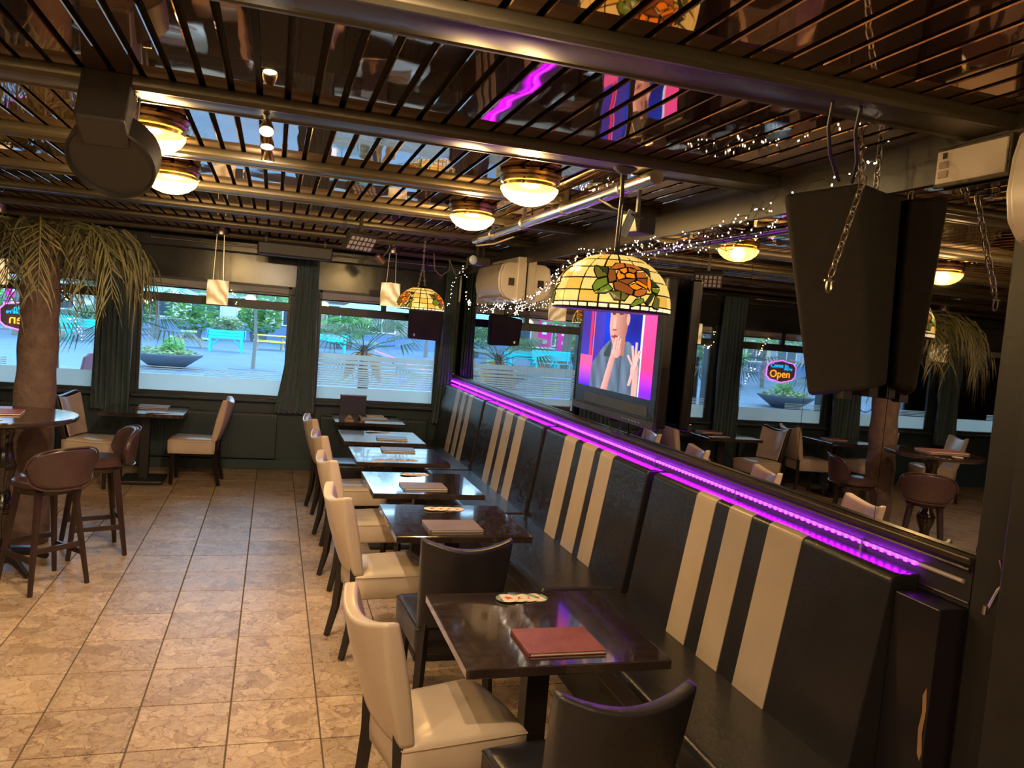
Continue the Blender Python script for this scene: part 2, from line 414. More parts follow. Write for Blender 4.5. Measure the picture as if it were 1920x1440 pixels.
# raised dark panel near the camera, post and strip at the end of the mirror
near = MB().bb(2.10, XR + .012, YB, 1.775, 0, CZ).build('near_panel', m_black, wr, bevel=.004)
MB().bb(2.165, XR + .012, 1.785, 1.925, 0, CZ).build('post', m_black, wr, bevel=.004)
MB().bb(2.155, 2.165, 1.78, 1.787, 0, CZ).build('edge_strip', M('worn_metal_edge', (.18, .15, .11), .35, .8), wr)
MB().bb(2.175, XR + .012, 1.92, YF, 0, 1.13).build('lower_panel', M('black_lacquer_panel', (.022, .018, .022), .28), wr)
MB().bb(2.185, XR + .012, 1.92, YF, 2.52, CZ).build('upper_panel', M('dark_brown_panel', (.05, .04, .03), .45), wr)
# mirror above the ledge, pane by pane
mir = thing('wall_mirror', 'tall tinted wall mirror of many narrow panes above the banquette ledge', 'mirror', (XR, 1.925, 1.29))
MB().bb(.004, .010, 0, YF - 1.925, 0, 1.23).build('backing', m_seam, mir)
y = 0; edges = [0.0]
while edges[-1] + .484 < YF - 1.925: edges.append(edges[-1] + .484)
edges.append(YF - 1.925)
for a, c in zip(edges, edges[1:]):
    MB().bb(0, .004, a + .0015, c - .0015, .0, 1.23).build('mirror_pane', m_mirror, mir)
# ledge with mouldings under the mirror
led = struct(MB().bb(2.150, 2.198, 1.93, YF - .06, 1.262, 1.288).build('trim_1', M('dark_wood_ledge', (.045, .028, .024), .3, noise=(8, (.06, .04, .03))), bevel=.006))
MB().bb(2.168, 2.198, 1.93, YF - .06, 1.125, 1.262).build('apron', m_black, led)
MB().tube([(2.155, 1.93, 1.25), (2.155, YF - .06, 1.25)], .008, 8).build('moulding', m_stool, led, smooth=True)
MB().tube([(2.170, 1.93, 1.14), (2.170, YF - .06, 1.14)], .006, 8).build('lower_moulding', m_stool, led, smooth=True)

# ------------------------------------------------------------------ window wall
wf = sroot('wall_far')
WIN = [(-5.34, -3.97), (-3.42, -1.86), (-1.47, .18), (.50, 1.99), (-7.1, -5.75)]
S0, S1, S2, S3 = .88, 1.90, 2.0, 2.19
MB().bb(XL, XR, YF, YF + .22, -.05, S0 - .04).build('lower_wall', m_lower, wf)
MB().bb(XL, XR, YF - .02, YF + .22, S3, CZ + .1).build('upper_wall', m_gloss, wf)
xs = sorted(WIN); prev = XL
for a, c in xs + [(XR, XR)]:
    if a - prev > .01: MB().bb(prev, a, YF - .015, YF + .22, S0 - .04, S3).build('pier', m_lower, wf)
    prev = c
MB().bb(XL, XR, YF - .03, YF, 0, .12).build('plinth', m_lower, wf, bevel=.005)
MB().bb(XL, XR, YF - .10, YF + .02, S3 + .33, S3 + .47).build('cornice', m_gloss, wf, bevel=.02)
wn = 0
for wi, (a, c) in enumerate(WIN):
    wn += 1
    w = sroot('window_%d' % wn); y0, y1 = YF, YF + .07; t = .035
    MB().bb(a, a + t, y0, y1, S0, S3).build('side_frame', m_frame, w, bevel=.004)
    MB().bb(c - t, c, y0, y1, S0, S3).build('side_frame', m_frame, w, bevel=.004)
    MB().bb(a, c, y0, y1, S0 - .04, S0 + .005).build('bottom_frame', m_frame, w, bevel=.004)
    MB().bb(a, c, y0 - .01, y1, S1, S2).build('transom_bar', m_frame, w, bevel=.006)
    MB().bb(a, c, y0, y1, S3 - .03, S3).build('top_frame', m_frame, w)
    mid = (a + c) / 2 + .03
    MB().bb(mid - .03, mid + .03, y0, y1, S2, S3).build('mullion', m_frame, w)
    MB().bb(a - .02, c + .02, YF - .12, YF + .005, S0 - .065, S0 - .035).build('sill_board', m_lower, w, bevel=.006)
    MB().bb(a + t, c - t, y0 + .03, y0 + .036, S0, S1).build('pane', m_pane, w)
    MB().bb(a + t, mid - .03, y0 + .03, y0 + .036, S2, S3 - .03).build('pane', m_pane, w)
    MB().bb(mid + .03, c - t, y0 + .03, y0 + .036, S2, S3 - .03).build('pane', m_pane, w)
    MB().bb(a + .01, c - .01, y0 + .004, y0 + .014, S3 - .115, S3).build('roller_blind', m_blind, w)
    MB().tube([(a + .01, y0 + .008, S3 - .118), (c - .01, y0 + .008, S3 - .118)], .009, 8).build('blind_rail', m_frame, w, smooth=True)
    fy = y0 + .0285
    if wi == 3:
        bands = [(S0, 1.03)] + [(1.045 + k * .028, 1.045 + k * .028 + .0215) for k in range(8)] + [(1.275, 1.305), (1.318, 1.36), (1.37, 1.435)]
    else:
        bands = [(S0, 1.068)] + [(1.082 + k * .022, 1.082 + k * .022 + .010) for k in range(4)]
    for z0, z1 in bands:
        x1 = c - t
        if wi != 3 and z0 > 1.07: 
            MB().bb(a + t, a + (c - a) * .42, fy, fy + .001, z0, z1).build('film_stripe', m_film, w)
            if wi == 2: MB().bb(a + (c - a) * .42 + .03, x1, fy, fy + .001, z0 - .006, z1 - .006).build('film_stripe', m_film, w)
        else:
            MB().bb(a + t, x1, fy, fy + .001, z0, z1).build('frosted_band' if z0 == S0 else 'film_stripe', m_film, w)

# curtains: folded cloth hanging in front of the piers
def curtain(x0, x1, xb0, xb1, zb, label, folds):
    def fn(u, v):
        z = 2.60 + (zb - 2.60) * v
        k = v ** 2.2
        x = (x0 + (x1 - x0) * u) * (1 - k) + (xb0 + (xb1 - xb0) * u) * k
        x += .006 * math.sin(u * 31 + v * 5)
        y = 9.655 + (.022 + .02 * v) * math.sin(u * 2 * PI * folds + .7 * math.sin(v * 4)) + .01 * math.sin(u * 17)
        return (x, y, z)
    b = MB().grid(fn, folds * 10 + 1, 22)
    tag(b.build('curtain', m_curtain, smooth=2, solid=.004), label, 'curtain', 'dark green window curtains')
curtain(-1.88, -1.50, -1.88, -1.50, .66, 'dark green curtain left of the middle window, behind the hanging palm fronds', 7)
curtain(.22, .47, .06, .52, .70, 'dark green curtain flaring to the left at its hem, between two bright windows', 7)
curtain(2.0, 2.15, 1.93, 2.15, .66, 'dark green curtain in the corner beside the mirror and banquette', 5)
curtain(-3.95, -3.45, -3.95, -3.45, .66, 'dark green curtain between the sign window and the bicycle window', 8)
curtain(-5.76, -5.36, -5.76, -5.36, .66, 'dark green curtain beside the window with the yellow board', 7)
for x0, x1, lb in ((-1.35, .20, 'middle window'), (.49, 1.98, 'right window next to the mirror'), (-3.3, -2.0, 'window with the neon sign')):
    r = thing('curtain_rod', 'thin silver curtain rod above the ' + lb, 'curtain rod', (x0, 9.64, 2.60), group='curtain rods')
    MB().tube([(0, 0, 0), (x1 - x0, 0, 0)], .008, 8).build('rod', m_steel, r, smooth=True)
    for q in (0, x1 - x0):
        MB().ball((q, 0, 0), .014).build('finial', m_steel, r, smooth=True)
        MB().bb(q - .006, q + .006, 0, .14, -.006, .006).build('bracket', m_steel, r)
# radiators below the windows
for x0, x1, lb in ((-1.3, .1, 'middle window'), (.6, 1.9, 'right window, behind the last tables'), (-3.3, -2.0, 'sign window')):
    r = thing('radiator', 'long dark ribbed radiator on the wall under the ' + lb, 'radiator', (x0, 9.70, .14), group='radiators')
    L_ = x1 - x0
    MB().bb(0, L_, 0, .06, 0, .54).build('body', m_lower, r, bevel=.01)
    b = MB(); n = int(L_ / .035)
    for q in range(n): b.bb(q * .035 + .008, q * .035 + .026, -.012, .002, .03, .50)
    tag(b.build('fins', m_lower, r), kind='stuff')
    b = MB()
    for q in range(n): b.bb(q * .035 + .008, q * .035 + .022, -.004, .001, .512, .524)
    tag(b.build('vent_slots', M('pale_vent', (.16, .16, .15), .5), r), kind='stuff')
    for q in (.08, L_ - .1): MB().bb(q, q + .02, .06, .085, .1, .4).build('wall_bracket', m_lower, r)

# ------------------------------------------------------------------ banquette
bq = thing('banquette', 'long black leather wall banquette with groups of three cream stripes', 'banquette', (0, 0, 0))
seat_edges = [2.13, 4.05, 5.80, 7.58, 9.55]
MB().bb(1.62, 2.10, 2.16, 9.55, 0, .36).build('base', m_black, bq)
for a, c in zip(seat_edges, seat_edges[1:]):
    MB().bb(1.50, 2.02, a + .004, c - .004, .33, .47).build('seat_cushion', m_blackl, bq, bevel=.035, seg=4, smooth=True)
BK = [(2.13, 3.90, ((2.607, 2.826), (2.954, 3.129), (3.245, 3.42))),
      (3.97, 5.70, ((4.44, 4.63), (4.725, 4.944), (5.07, 5.28))),
      (5.77, 7.56, ((6.235, 6.436), (6.576, 6.79), (6.91, 7.09))),
      (7.63, 9.50, ((8.05, 8.213), (8.34, 8.495), (8.625, 8.815)))]
slope = .1 / .68
def back_profile(off):
    z0, z1, th, r = .46, 1.175, .11, .035
    pts = []
    def P(z, d): return (1.945 + (z - .46) * slope + d, z)
    pts.append(P(z0, -off)); pts.append(P(z1 - r, -off))
    for q in range(1, 6):
        a = PI / 2 * q / 5
        x, z = P(z1 - r, 0); pts.append((x + r - (r + off) * math.cos(a), z + (r + off) * math.sin(a)))
    x, z = P(z1, th); pts.append((2.165, z1 + off))
    return pts
def back_piece(y0, y1, off, name, m, parent, closed=True, bev=.012):
    pr = back_profile(off); n = len(pr)
    if closed: pr = pr + [(2.165, .46)]; n += 1
    else: pr = pr[:-1]; n -= 1; inner = [(x + .006, z - .001) for x, z in reversed(pr)]; pr = pr + inner; n *= 2
    b = MB(); vs = [(x, y0, z) for x, z in pr] + [(x, y1, z) for x, z in pr]
    b.add(vs, [tuple(range(n)), tuple(range(2 * n - 1, n - 1, -1))] + [(i, n + i, n + (i + 1) % n, (i + 1) % n) for i in range(n)])
    return b.build(name, m, parent, smooth=True, bevel=bev, seg=2)
for a, c, st in BK:
    p = back_piece(a, c, 0, 'back_panel', m_blackl, bq)
    for s0, s1 in st: back_piece(s0, s1, .004, 'cream_stripe', m_cream, p, closed=False, bev=0)
MB().bb(2.06, 2.172, 1.935, 2.125, 0, 1.12).build('end_panel', M('black_panel_end', (.020, .016, .020), .3), bq, bevel=.004)
ch = MB(); mt = Matrix(((0, 0, -1, 2.0595), (1, 0, 0, 1.945), (0, 1, 0, .62), (0, 0, 0, 1)))
ch.prism([(0, 0), (.012, .02), (.018, .10), (.010, .16), (.016, .21), (.004, .24), (-.004, .17), (.002, .09), (-.006, .03)], .001, mt).build('chipped_wood', M('bare_wood', (.42, .24, .11), .7), bq)
# ------------------------------------------------------------------ purple led strip
ledt = thing('led_strip', 'glowing purple led strip running along the ledge above the banquette', 'led strip', (2.163, 1.955, 1.205))
m_ledt = M('clear_led_tube', (.55, .45, .5), .3, emit=(.25, .005, .8), es=.35)
MB().tube([(0, .19, 0), (0, 7.75, 0)], .0075, 8).build('tube', m_ledt, ledt, smooth=True)
MB().tube([(0, 0, 0), (0, .19, 0)], .0075, 8).build('unlit_end', M('milky_plastic', (.6, .5, .5), .4), ledt, smooth=True)
m_bead = EM('violet_led', (.44, .003, 1.0), 42)
bead_me = MB().box((0, 0, 0), (.006, .013, .012)).mesh('led_bead'); bead_me.materials.append(m_bead)
n = 200
for k in range(n):
    o = bpy.data.objects.new('led_bead', bead_me); link(o); o.parent = ledt; o.location = (-.008, .20 + k * (7.54 / n), 0)
for k in range(9):
    MB().bb(-.010, .004, .45 + k * .85, .462 + k * .85, -.03, .012).build('clip', m_steel, ledt)
# ------------------------------------------------------------------ tables
def make_table(label, loc, w=.76, d=.74, rz=0., group=None, base='plate'):
    t = thing('table', label, 'table', loc, rz, group)
    MB().box((0, 0, .742), (w, d, .036)).build('table_top', m_table, t, bevel=.004)
    MB().box((0, 0, .385), (.09, .09, .69)).build('column', m_leg, t, bevel=.004)
    MB().box((0, 0, .715), (.40, .05, .02)).build('support_bar', m_leg, t)
    MB().box((0, 0, .7095), (.05, .40, .02)).build('support_bar', m_leg, t)
    MB().box((0, 0, .021), (.42, .42, .04)).build('base_plate', m_leg, t, bevel=.012)
    return t
TABS = [(1.055, 2.83), (1.06, 4.45), (1.06, 5.49), (1.065, 6.63), (1.055, 7.66), (1.07, 8.98)]
tl = ['nearest dark square table with a red menu and a fan of coasters',
      'second dark square table from the camera beside the banquette',
      'third dark square table from the camera beside the banquette',
      'fourth dark square table from the camera, with coasters along its near edge',
      'fifth dark square table along the banquette, shining with window light',
      'farthest square table of the banquette row, carrying folders below the window']
for (x, y), l in zip(TABS, tl): make_table(l, (x, y, 0), group='tables along the banquette')
make_table('square table under the middle window with a reddish menu and coasters', (-1.22, 8.97, 0), .78, .74, group='tables under the windows')
make_table('dark table under the sign window behind the palm trunk', (-3.05, 8.97, 0), .78, .74, group='tables under the windows')

# ------------------------------------------------------------------ upholstered chairs
def pad(z0, h, w, th, name, m, parent, x0=0., lean=.13, wrap=.05, saddle=.045, sub=1):
    nu, nv = 9, 7
    def surf(u, v, side):
        s = u * 2 - 1
        zz = z0 + v * (h + saddle * (s * s) ** .9)
        ww = w * (.88 + .12 * v)
        x = x0 - lean * v + wrap * s * s * (.4 + .6 * v) + side * th * (.55 + .45 * math.sin(PI * min(1, max(0, .1 + .8 * v))))
        return (x, s * ww / 2, zz)
    b = MB(); vs = []; idx = {}
    for side in (-.5, .5):
        for j in range(nv):
            for i in range(nu):
                idx[(side, i, j)] = len(vs); vs.append(surf(i / (nu - 1), j / (nv - 1), side))
    fs = []
    for side in (-.5, .5):
        for j in range(nv - 1):
            for i in range(nu - 1): fs.append((idx[(side, i, j)], idx[(side, i + 1, j)], idx[(side, i + 1, j + 1)], idx[(side, i, j + 1)]))
    ring = [(i, 0) for i in range(nu)] + [(nu - 1, j) for j in range(1, nv)] + [(i, nv - 1) for i in range(nu - 2, -1, -1)] + [(0, j) for j in range(nv - 2, 0, -1)]
    for a, c in zip(ring, ring[1:] + ring[:1]): fs.append((idx[(-.5, *a)], idx[(-.5, *c)], idx[(.5, *c)], idx[(.5, *a)]))
    b.add(vs, fs)
    me = b.mesh(name, smooth=2)
    bm = bmesh.new(); bm.from_mesh(me)
    cl = bm.edges.layers.float.get('crease_edge') or bm.edges.layers.float.new('crease_edge')
    for e in bm.edges:
        if e.calc_face_angle(0) > .8: e[cl] = .45
    bm.to_mesh(me); bm.free()
    o = bpy.data.objects.new(name, me); me.materials.append(m); link(o); o.parent = parent
    md = o.modifiers.new('sub', 'SUBSURF'); md.levels = 2; md.render_levels = 2
    return o
def seatpad(m, parent, mp):
    # boxy cushion with skirt; seat front towards +x
    x0, x1, w0, w1 = -.02, .44, .19, .225
    n = 8
    def ring(z, k):
        pts = []
        for s in range(n): u = s / n; pts.append((x0 + (x1 - x0) * u, -(w0 + (w1 - w0) * u)))
        for s in range(n): u = s / n; pts.append((x1 + .02 * math.sin(PI * u), -w1 + 2 * w1 * u))
        for s in range(n): u = s / n; pts.append((x1 - (x1 - x0) * u, w1 - (w1 - w0) * u))
        for s in range(n): u = s / n; pts.append((x0, w0 - 2 * w0 * u))
        cx = (x0 + x1) / 2
        return [(cx + (p[0] - cx) * k, p[1] * k, z) for p in pts]
    b = MB(); N_ = 4 * n
    prof = [(.335, .955), (.345, .985), (.40, 1.0), (.452, 1.0), (.470, .985), (.481, .93), (.492, .75), (.498, .45)]
    vs = []
    for z, k in prof: vs += ring(z, k)
    fs = [tuple(range(N_ - 1, -1, -1))]
    for q in range(len(prof) - 1):
        for i in range(N_): fs.append((q * N_ + i, q * N_ + (i + 1) % N_, (q + 1) * N_ + (i + 1) % N_, (q + 1) * N_ + i))
    fs.append(tuple((len(prof) - 1) * N_ + i for i in range(N_)))
    b.add(vs, fs)
    s = b.build('seat', m, parent, smooth=2)
    MB().tube([Vector(p) for p in ring(.462, 1.003)], .0035, 5, closed=True).build('piping', mp, s, smooth=True)
    return s
def make_chair(label, loc, rz, mb, ms, group, inner=None, mp=None):
    t = thing('dining_chair', label, 'chair', loc, rz, group)
    mp = mp or m_creamp
    bk = pad(.47, .41, .43, .075, 'backrest', mb, t, x0=-.02)
    if inner: pad(.50, .36, .40, .02, 'inner_back_pad', inner, t, x0=.03)
    seatpad(ms, t, m_black if ms is m_blackl else mp)
    for s in (-1, 1):
        MB().tube([(-.02, s * .155, .52), (-.015, s * .16, .38), (-.03, s * .168, .18), (-.07, s * .178, .004)], [.027, .027, .025, .019], 4).build('rear_leg', m_leg, t)
        MB().tube([(.395, s * .175, .36), (.40, s * .178, .004)], [.027, .019], 4).build('front_leg', m_leg, t)
    return t
protoW = None
def place(label, x, y, rz, kind, group):
    global proto
    if kind in protos:
        t = tree(protos[kind]); t.location = (x, y, 0); t.rotation_euler = (0, 0, rz)
        return tag(t, label, 'chair', group)
    mb, ms, inn = {'white': (m_cream, m_cream, None), 'black': (m_blackl, m_blackl, None), 'whiteblack': (m_cream, m_blackl, None), 'two': (m_blackl, m_cream, m_cream)}[kind]
    t = make_chair(label, (x, y, 0), rz, mb, ms, group, inn); protos[kind] = t
    return t
protos = {}
G1 = 'cream chairs facing the banquette tables'
place('nearest cream leather chair, at the table with the red menu', .47, 2.70, .22, 'white', G1)
place('second cream leather chair from the camera, beside a black chair', .50, 4.50, .16, 'white', G1)
place('third cream leather chair from the camera in the row', .51, 5.62, .14, 'white', G1)
place('fourth cream leather chair from the camera in the row', .52, 6.72, .12, 'white', G1)
place('farthest chair of the row with cream back and black seat', .49, 7.76, .12, 'whiteblack', G1)
place('black leather chair at the bottom edge of the picture, seen from behind', 1.0, 2.05, PI / 2 + .04, 'black', 'black chairs between the tables')
place('black leather chair in the gap between the first and second tables', .91, 3.57, PI / 2 - .02, 'black', 'black chairs between the tables')
place('cream leather chair facing left at the table under the middle window', -.53, 8.97, PI - .05, 'white', 'chairs at the window tables')
place('two-tone chair, black outside and cream inside, left of the middle window table', -1.86, 8.80, -.25, 'two', 'chairs at the window tables')
place('cream chair right of the table under the sign window, just beside the palm trunk', -2.42, 9.05, PI + .05, 'white', 'chairs at the window tables')
place('cream chair left of the table under the sign window, seen only in the mirror', -3.75, 8.98, 0, 'white', 'chairs at the window tables')
place('cream chair under the bicycle window, seen only in the mirror', -4.7, 8.7, .3, 'white', 'chairs at the window tables')

# ------------------------------------------------------------------ bar stools
def make_stool(label, loc, rz):
    t = thing('bar_stool', label, 'stool', loc, rz, 'brown bar stools at the round table')   # faces +x, back on -x
    MB().lathe([(.001, .645), (.17, .645), (.195, .665), (.195, .695), (.175, .715), (.10, .725), (.001, .727)], 28).build('seat', m_brown, t, smooth=True)
    MB().lathe([(.001, .615), (.16, .615), (.165, .645), (.001, .646)], 28).build('seat_ring', m_stool, t, smooth=True)
    def bk(u, v, off):
        s = u * 2 - 1; ang = PI + s * .98
        rr = (.215 + off + .03 * v)
        # rounded ends
        hv = (v - .5) * 2
        e = (1 - abs(s) ** 3.2) ** .45
        z = .80 + hv * .135 * max(.05, e) - .02 * (s * s)
        return (rr * math.cos(ang), rr * math.sin(ang), z)
    nu, nv = 17, 7; b = MB(); vs = []; fs = []
    def id(side, i, j): return side * nu * nv + j * nu + i
    for side, off in ((0, 0), (1, .045)):
        for j in range(nv):
            for i in range(nu):
                u = i / (nu - 1); v = j / (nv - 1)
                vs.append(bk(u, v, off if side else 0.))
    for side in (0, 1):
        for j in range(nv - 1):
            for i in range(nu - 1): fs.append((id(side, i, j), id(side, i + 1, j), id(side, i + 1, j + 1), id(side, i, j + 1)))
    ring = [(i, 0) for i in range(nu)] + [(nu - 1, j) for j in range(1, nv)] + [(i, nv - 1) for i in range(nu - 2, -1, -1)] + [(0, j) for j in range(nv - 2, 0, -1)]
    for a, c in zip(ring, ring[1:] + ring[:1]): fs.append((id(0, *a), id(0, *c), id(1, *c), id(1, *a)))
    b.add(vs, fs); bo = b.build('backrest', m_brown, t, smooth=2, sub=1)
    pth = [Vector(bk(i / 20, 0, .046)) for i in range(21)] + [Vector(bk(i / 20, 1, .046)) for i in range(20, -1, -1)]
    MB().tube(pth, .006, 6, closed=True).build('piping', m_brown, bo, smooth=True)
    ft = .20; tp = .115
    cs = [(-1, -1), (1, -1), (1, 1), (-1, 1)]
    for a, c in cs:
        MB().tube([(a * tp, c * tp, .635), (a * ft * .93, c * ft * .93, .0)], [.027, .017], 6).build('leg', m_stool, t, smooth=True)
    def at(a, c, z): k = tp + (ft * .93 - tp) * (1 - z / .635); return Vector((a * k, c * k, z))
    for q in range(4):
        z = .27 if q % 2 else .21
        p, r = at(*cs[q], z), at(*cs[(q + 1) % 4], z); d = (r - p); 
        MB().box((p + r) / 2, (d.length, .018, .034), Matrix.Rotation(math.atan2(d.y, d.x), 3, 'Z')).build('stretcher', m_stool, t)
    return t
make_stool('nearest brown leather bar stool with rounded back, turned away from the camera', (-1.347, 5.695, 0), math.atan2(.72, -.69))
make_stool('brown leather bar stool partly hidden behind the nearest stool', (-1.20, 6.42, 0), math.atan2(-.35, -.94))
make_stool('brown bar stool at the left of the round table, seen only in the mirror', (-2.25, 5.6, 0), .5)
# round bar table with turned leg
rt = thing('round_bar_table', 'tall round dark bar table with turned pedestal at the left edge', 'table', (-1.68, 6.0, 0))
MB().lathe([(.001, 1.02), (.41, 1.02), (.43, 1.03), (.435, 1.045), (.43, 1.06), (.001, 1.062)], 48).build('table_top', M('polished_dark_top', (.035, .022, .018), .12, coat=.5), rt, smooth=True)
MB().lathe([(.001, .04), (.055, .05), (.075, .12), (.05, .2), (.045, .3), (.075, .38), (.085, .44), (.05, .5), (.04, .58), (.07, .64), (.08, .72), (.055, .8), (.05, .9), (.09, .98), (.15, 1.02), (.001, 1.021)], 24).build('turned_column', M('glossy_black_wood', (.018, .013, .012), .12, coat=.6), rt, smooth=True)
for q in range(4):
    a = PI / 4 + q * PI / 2
    MB().tube([(.04 * math.cos(a), .04 * math.sin(a), .12), (.2 * math.cos(a), .2 * math.sin(a), .09), (.32 * math.cos(a), .32 * math.sin(a), .025)], [.04, .035, .024], 8).build('foot', m_leg, rt, smooth=True)

# ------------------------------------------------------------------ menus and coasters
def menu(label, c, z, w=.30, d=.215, rz=0., m=None, group='menus on the tables'):
    t = thing('menu', label, 'menu', (c[0], c[1], z), rz, group)
    MB().box((0, 0, .0125), (w, d, .003)).build('cover', m or m_menu, t, bevel=.001, seg=1)
    MB().box((0, 0, .0015), (w, d, .003)).build('cover', m or m_menu, t, bevel=.001, seg=1)
    MB().box((-w / 2 + .002, 0, .007), (.004, d, .012)).build('spine', m or m_menu, t)
    MB().box((.003, 0, .007), (w - .012, d - .008, .008)).build('pages', m_paper, t)
    return t
TZ = .7605
menu('red menu on the nearest table', (1.062, 2.645), TZ, .295, .225, 0)
menu('brown menu on the second table from the camera', (1.025, 4.275), TZ, .305, .23, .02, m_menug)
menu('grey menu on the third table from the camera', (1.05, 5.34), TZ, .305, .20, .02, m_menug)
menu('grey menu at the far edge of the fourth table', (1.10, 6.86), TZ, .29, .2, -.06, m_menug)
menu('grey menu on the fifth table, against the window glare', (1.14, 7.53), TZ, .29, .2, -.08, m_menug)
menu('reddish menu on the table under the middle window', (-1.18, 9.2), TZ, .30, .2, .02)
menu('long red menu on the round bar table', (-1.80, 6.02), 1.0625, .42, .24, .12)
menu('red menu on the table under the sign window', (-3.0, 9.0), TZ, .30, .2, .1)
star = []
for q in range(10):
    r = .024 if q % 2 == 0 else .0098; a = PI / 2 + q * PI / 5; star.append((r * math.cos(a), r * math.sin(a)))
disc_me = MB().lathe([(.001, 0), (.0475, 0), (.0475, .0018), (.001, .0018)], 28).mesh('card'); disc_me.materials.append(m_paper)
star_me = MB().prism(star, .0003).mesh('red_star'); star_me.materials.append(m_star)
seg_ = [(.047 * math.cos(a), .047 * math.sin(a)) for a in [PI / 2 - 1.0 + 2.0 * k / 12 for k in range(13)]]
band_me = MB().prism(seg_, .0003).mesh('green_band'); band_me.materials.append(m_green)
def text_mesh(txt, size, m, name='lettering', extrude=0., bevel=0.):
    cu = bpy.data.curves.new(name, 'FONT'); cu.body = txt; cu.size = size; cu.align_x = 'CENTER'; cu.align_y = 'CENTER'; cu.extrude = extrude; cu.bevel_depth = bevel
    cu.resolution_u = 3
    o = bpy.data.objects.new(name + '_curve', cu); link(o)
    dg = bpy.context.evaluated_depsgraph_get(); me = bpy.data.meshes.new_from_object(o.evaluated_get(dg))
    bpy.data.objects.remove(o); bpy.data.curves.remove(cu)
    me.materials.clear(); me.materials.append(m); me.name = name
    return me
you_me = text_mesh('YOU', .020, m_white)
def coaster(label, x, y, z, rz, flip=False):
    t = thing('coaster', label, 'coaster', (x, y, z), rz, 'round beer coasters')
    o = bpy.data.objects.new('card', disc_me); link(o); o.parent = t
    o = bpy.data.objects.new('red_star', star_me); link(o); o.parent = t; o.location = (0, -.004, .0018)
    o = bpy.data.objects.new('green_band', band_me); link(o); o.parent = t; o.location = (0, 0, .0018)
    o2 = bpy.data.objects.new('lettering', you_me); link(o2); o2.parent = o; o2.location = (0, .034, .0005)
ORD = ['first', 'second', 'third', 'fourth', 'fifth']
def fan(place_, cx, cy, z, n, step, rots):
    for k in range(n):
        # leftmost lies on top
        coaster('%s beer coaster from the left in the fan on %s' % (ORD[k], place_), cx + k * step, cy + .006 * k, z + .002 * (n - 1 - k), rots[k % len(rots)])
fan('the nearest table', 1.003, 3.105, TZ, 4, .046, [PI / 2, .5, -.9, -PI / 2 + .3])
fan('the second table', .985, 4.69, TZ, 4, .053, [.1, .9, 2.2, .5])
fan('the third table', 1.00, 5.765, TZ, 4, .042, [1.2, .2, 2, .6])
for k in range(4): coaster('%s beer coaster from the left in the row on the fourth table' % ORD[k], .885 + k * .088, 6.37 + .006 * k, TZ, .4 * k)
fan('the fifth table', .98, 7.94, TZ, 4, .055, [1, .3, 2, 0])
fan('the table under the middle window', -1.15, 8.72, TZ, 5, .05, [1, .3, 2, 0, .5])
coaster('beer coaster lying alone at the front of the round bar table', -1.66, 5.70, 1.0625, .8)
# things on the farthest table: tall dark menu holder, folders and a small card
t = thing('sign_holder', 'upright dark board standing on the farthest table against the window', 'board', (.93, 9.28, TZ), .05)
MB().box((0, 0, .115), (.30, .02, .22)).build('board', m_frame, t, bevel=.003); MB().box((0, 0, .006), (.32, .10, .012)).build('foot', m_frame, t)
MB().box((0, -.004, .232), (.31, .03, .014)).build('top_rail', m_steel, t, bevel=.003)
menu('tan folder lying open at the back of the farthest table', (1.18, 9.22), TZ, .2, .12, .05, M('tan_card', (.45, .33, .20), .6))
t = thing('clipboard', 'tan clipboard with rolled clip on the farthest table', 'clipboard', (1.14, 8.98, TZ), .03)
MB().box((0, 0, .006), (.31, .2, .012)).build('board', M('tan_board', (.47, .35, .22), .55), t, bevel=.002)
MB().tube([(-.155, -.09, .022), (-.155, .09, .022)], .014, 10).build('clip_roll', M('brown_roll', (.25, .15, .09), .5), t, smooth=True)
t = thing('table_card', 'small tan tent card on the left of the farthest table', 'card', (.85, 8.80, TZ), .2)
MB().prism([(-.045, 0), (.045, 0), (.0, .06)], .08, Matrix(((1, 0, 0, 0), (0, 0, 1, -.04), (0, 1, 0, 0), (0, 0, 0, 1)))).build('card', M('tan_card_paper', (.5, .36, .22), .7), t)
MB().bb(-.03, .03, -.0415, -.0405, .012, .03).build('print', M('brown_ink', (.2, .1, .06), .7), t)
# ------------------------------------------------------------------ alabaster ceiling lamps
def alabaster():
    m = bpy.data.materials.new('lit_alabaster'); m.use_nodes = True; nt = m.node_tree; N = nt.nodes; L = nt.links; b = N['Principled BSDF']
    tc = N.new('ShaderNodeTexCoord'); n = N.new('ShaderNodeTexNoise'); n.inputs['Scale'].default_value = 14; n.inputs['Detail'].default_value = 4; L.new(tc.outputs['Object'], n.inputs['Vector'])
    r = N.new('ShaderNodeValToRGB'); r.color_ramp.elements[0].position = .36; r.color_ramp.elements[0].color = (.90, .33, .03, 1); r.color_ramp.elements[1].position = .5; r.color_ramp.elements[1].color = (1, .62, .11, 1)
    L.new(n.outputs[0], r.inputs[0]); L.new(r.outputs[0], b.inputs['Emission Color']); b.inputs['Emission Strength'].default_value = 1.1
    b.inputs['Base Color'].default_value = (.7, .55, .3, 1); b.inputs['Roughness'].default_value = .25
    tr = N.new('ShaderNodeBsdfTransparent'); tr.inputs[0].default_value = (1, .85, .55, 1); mx = N.new('ShaderNodeMixShader'); mx.inputs[0].default_value = .25
    L.new(b.outputs[0], mx.inputs[1]); L.new(tr.outputs[0], mx.inputs[2]); L.new(mx.outputs[0], N['Material Output'].inputs['Surface'])
    return m
m_ala = alabaster()
WARM = (1.0, .72, .42)
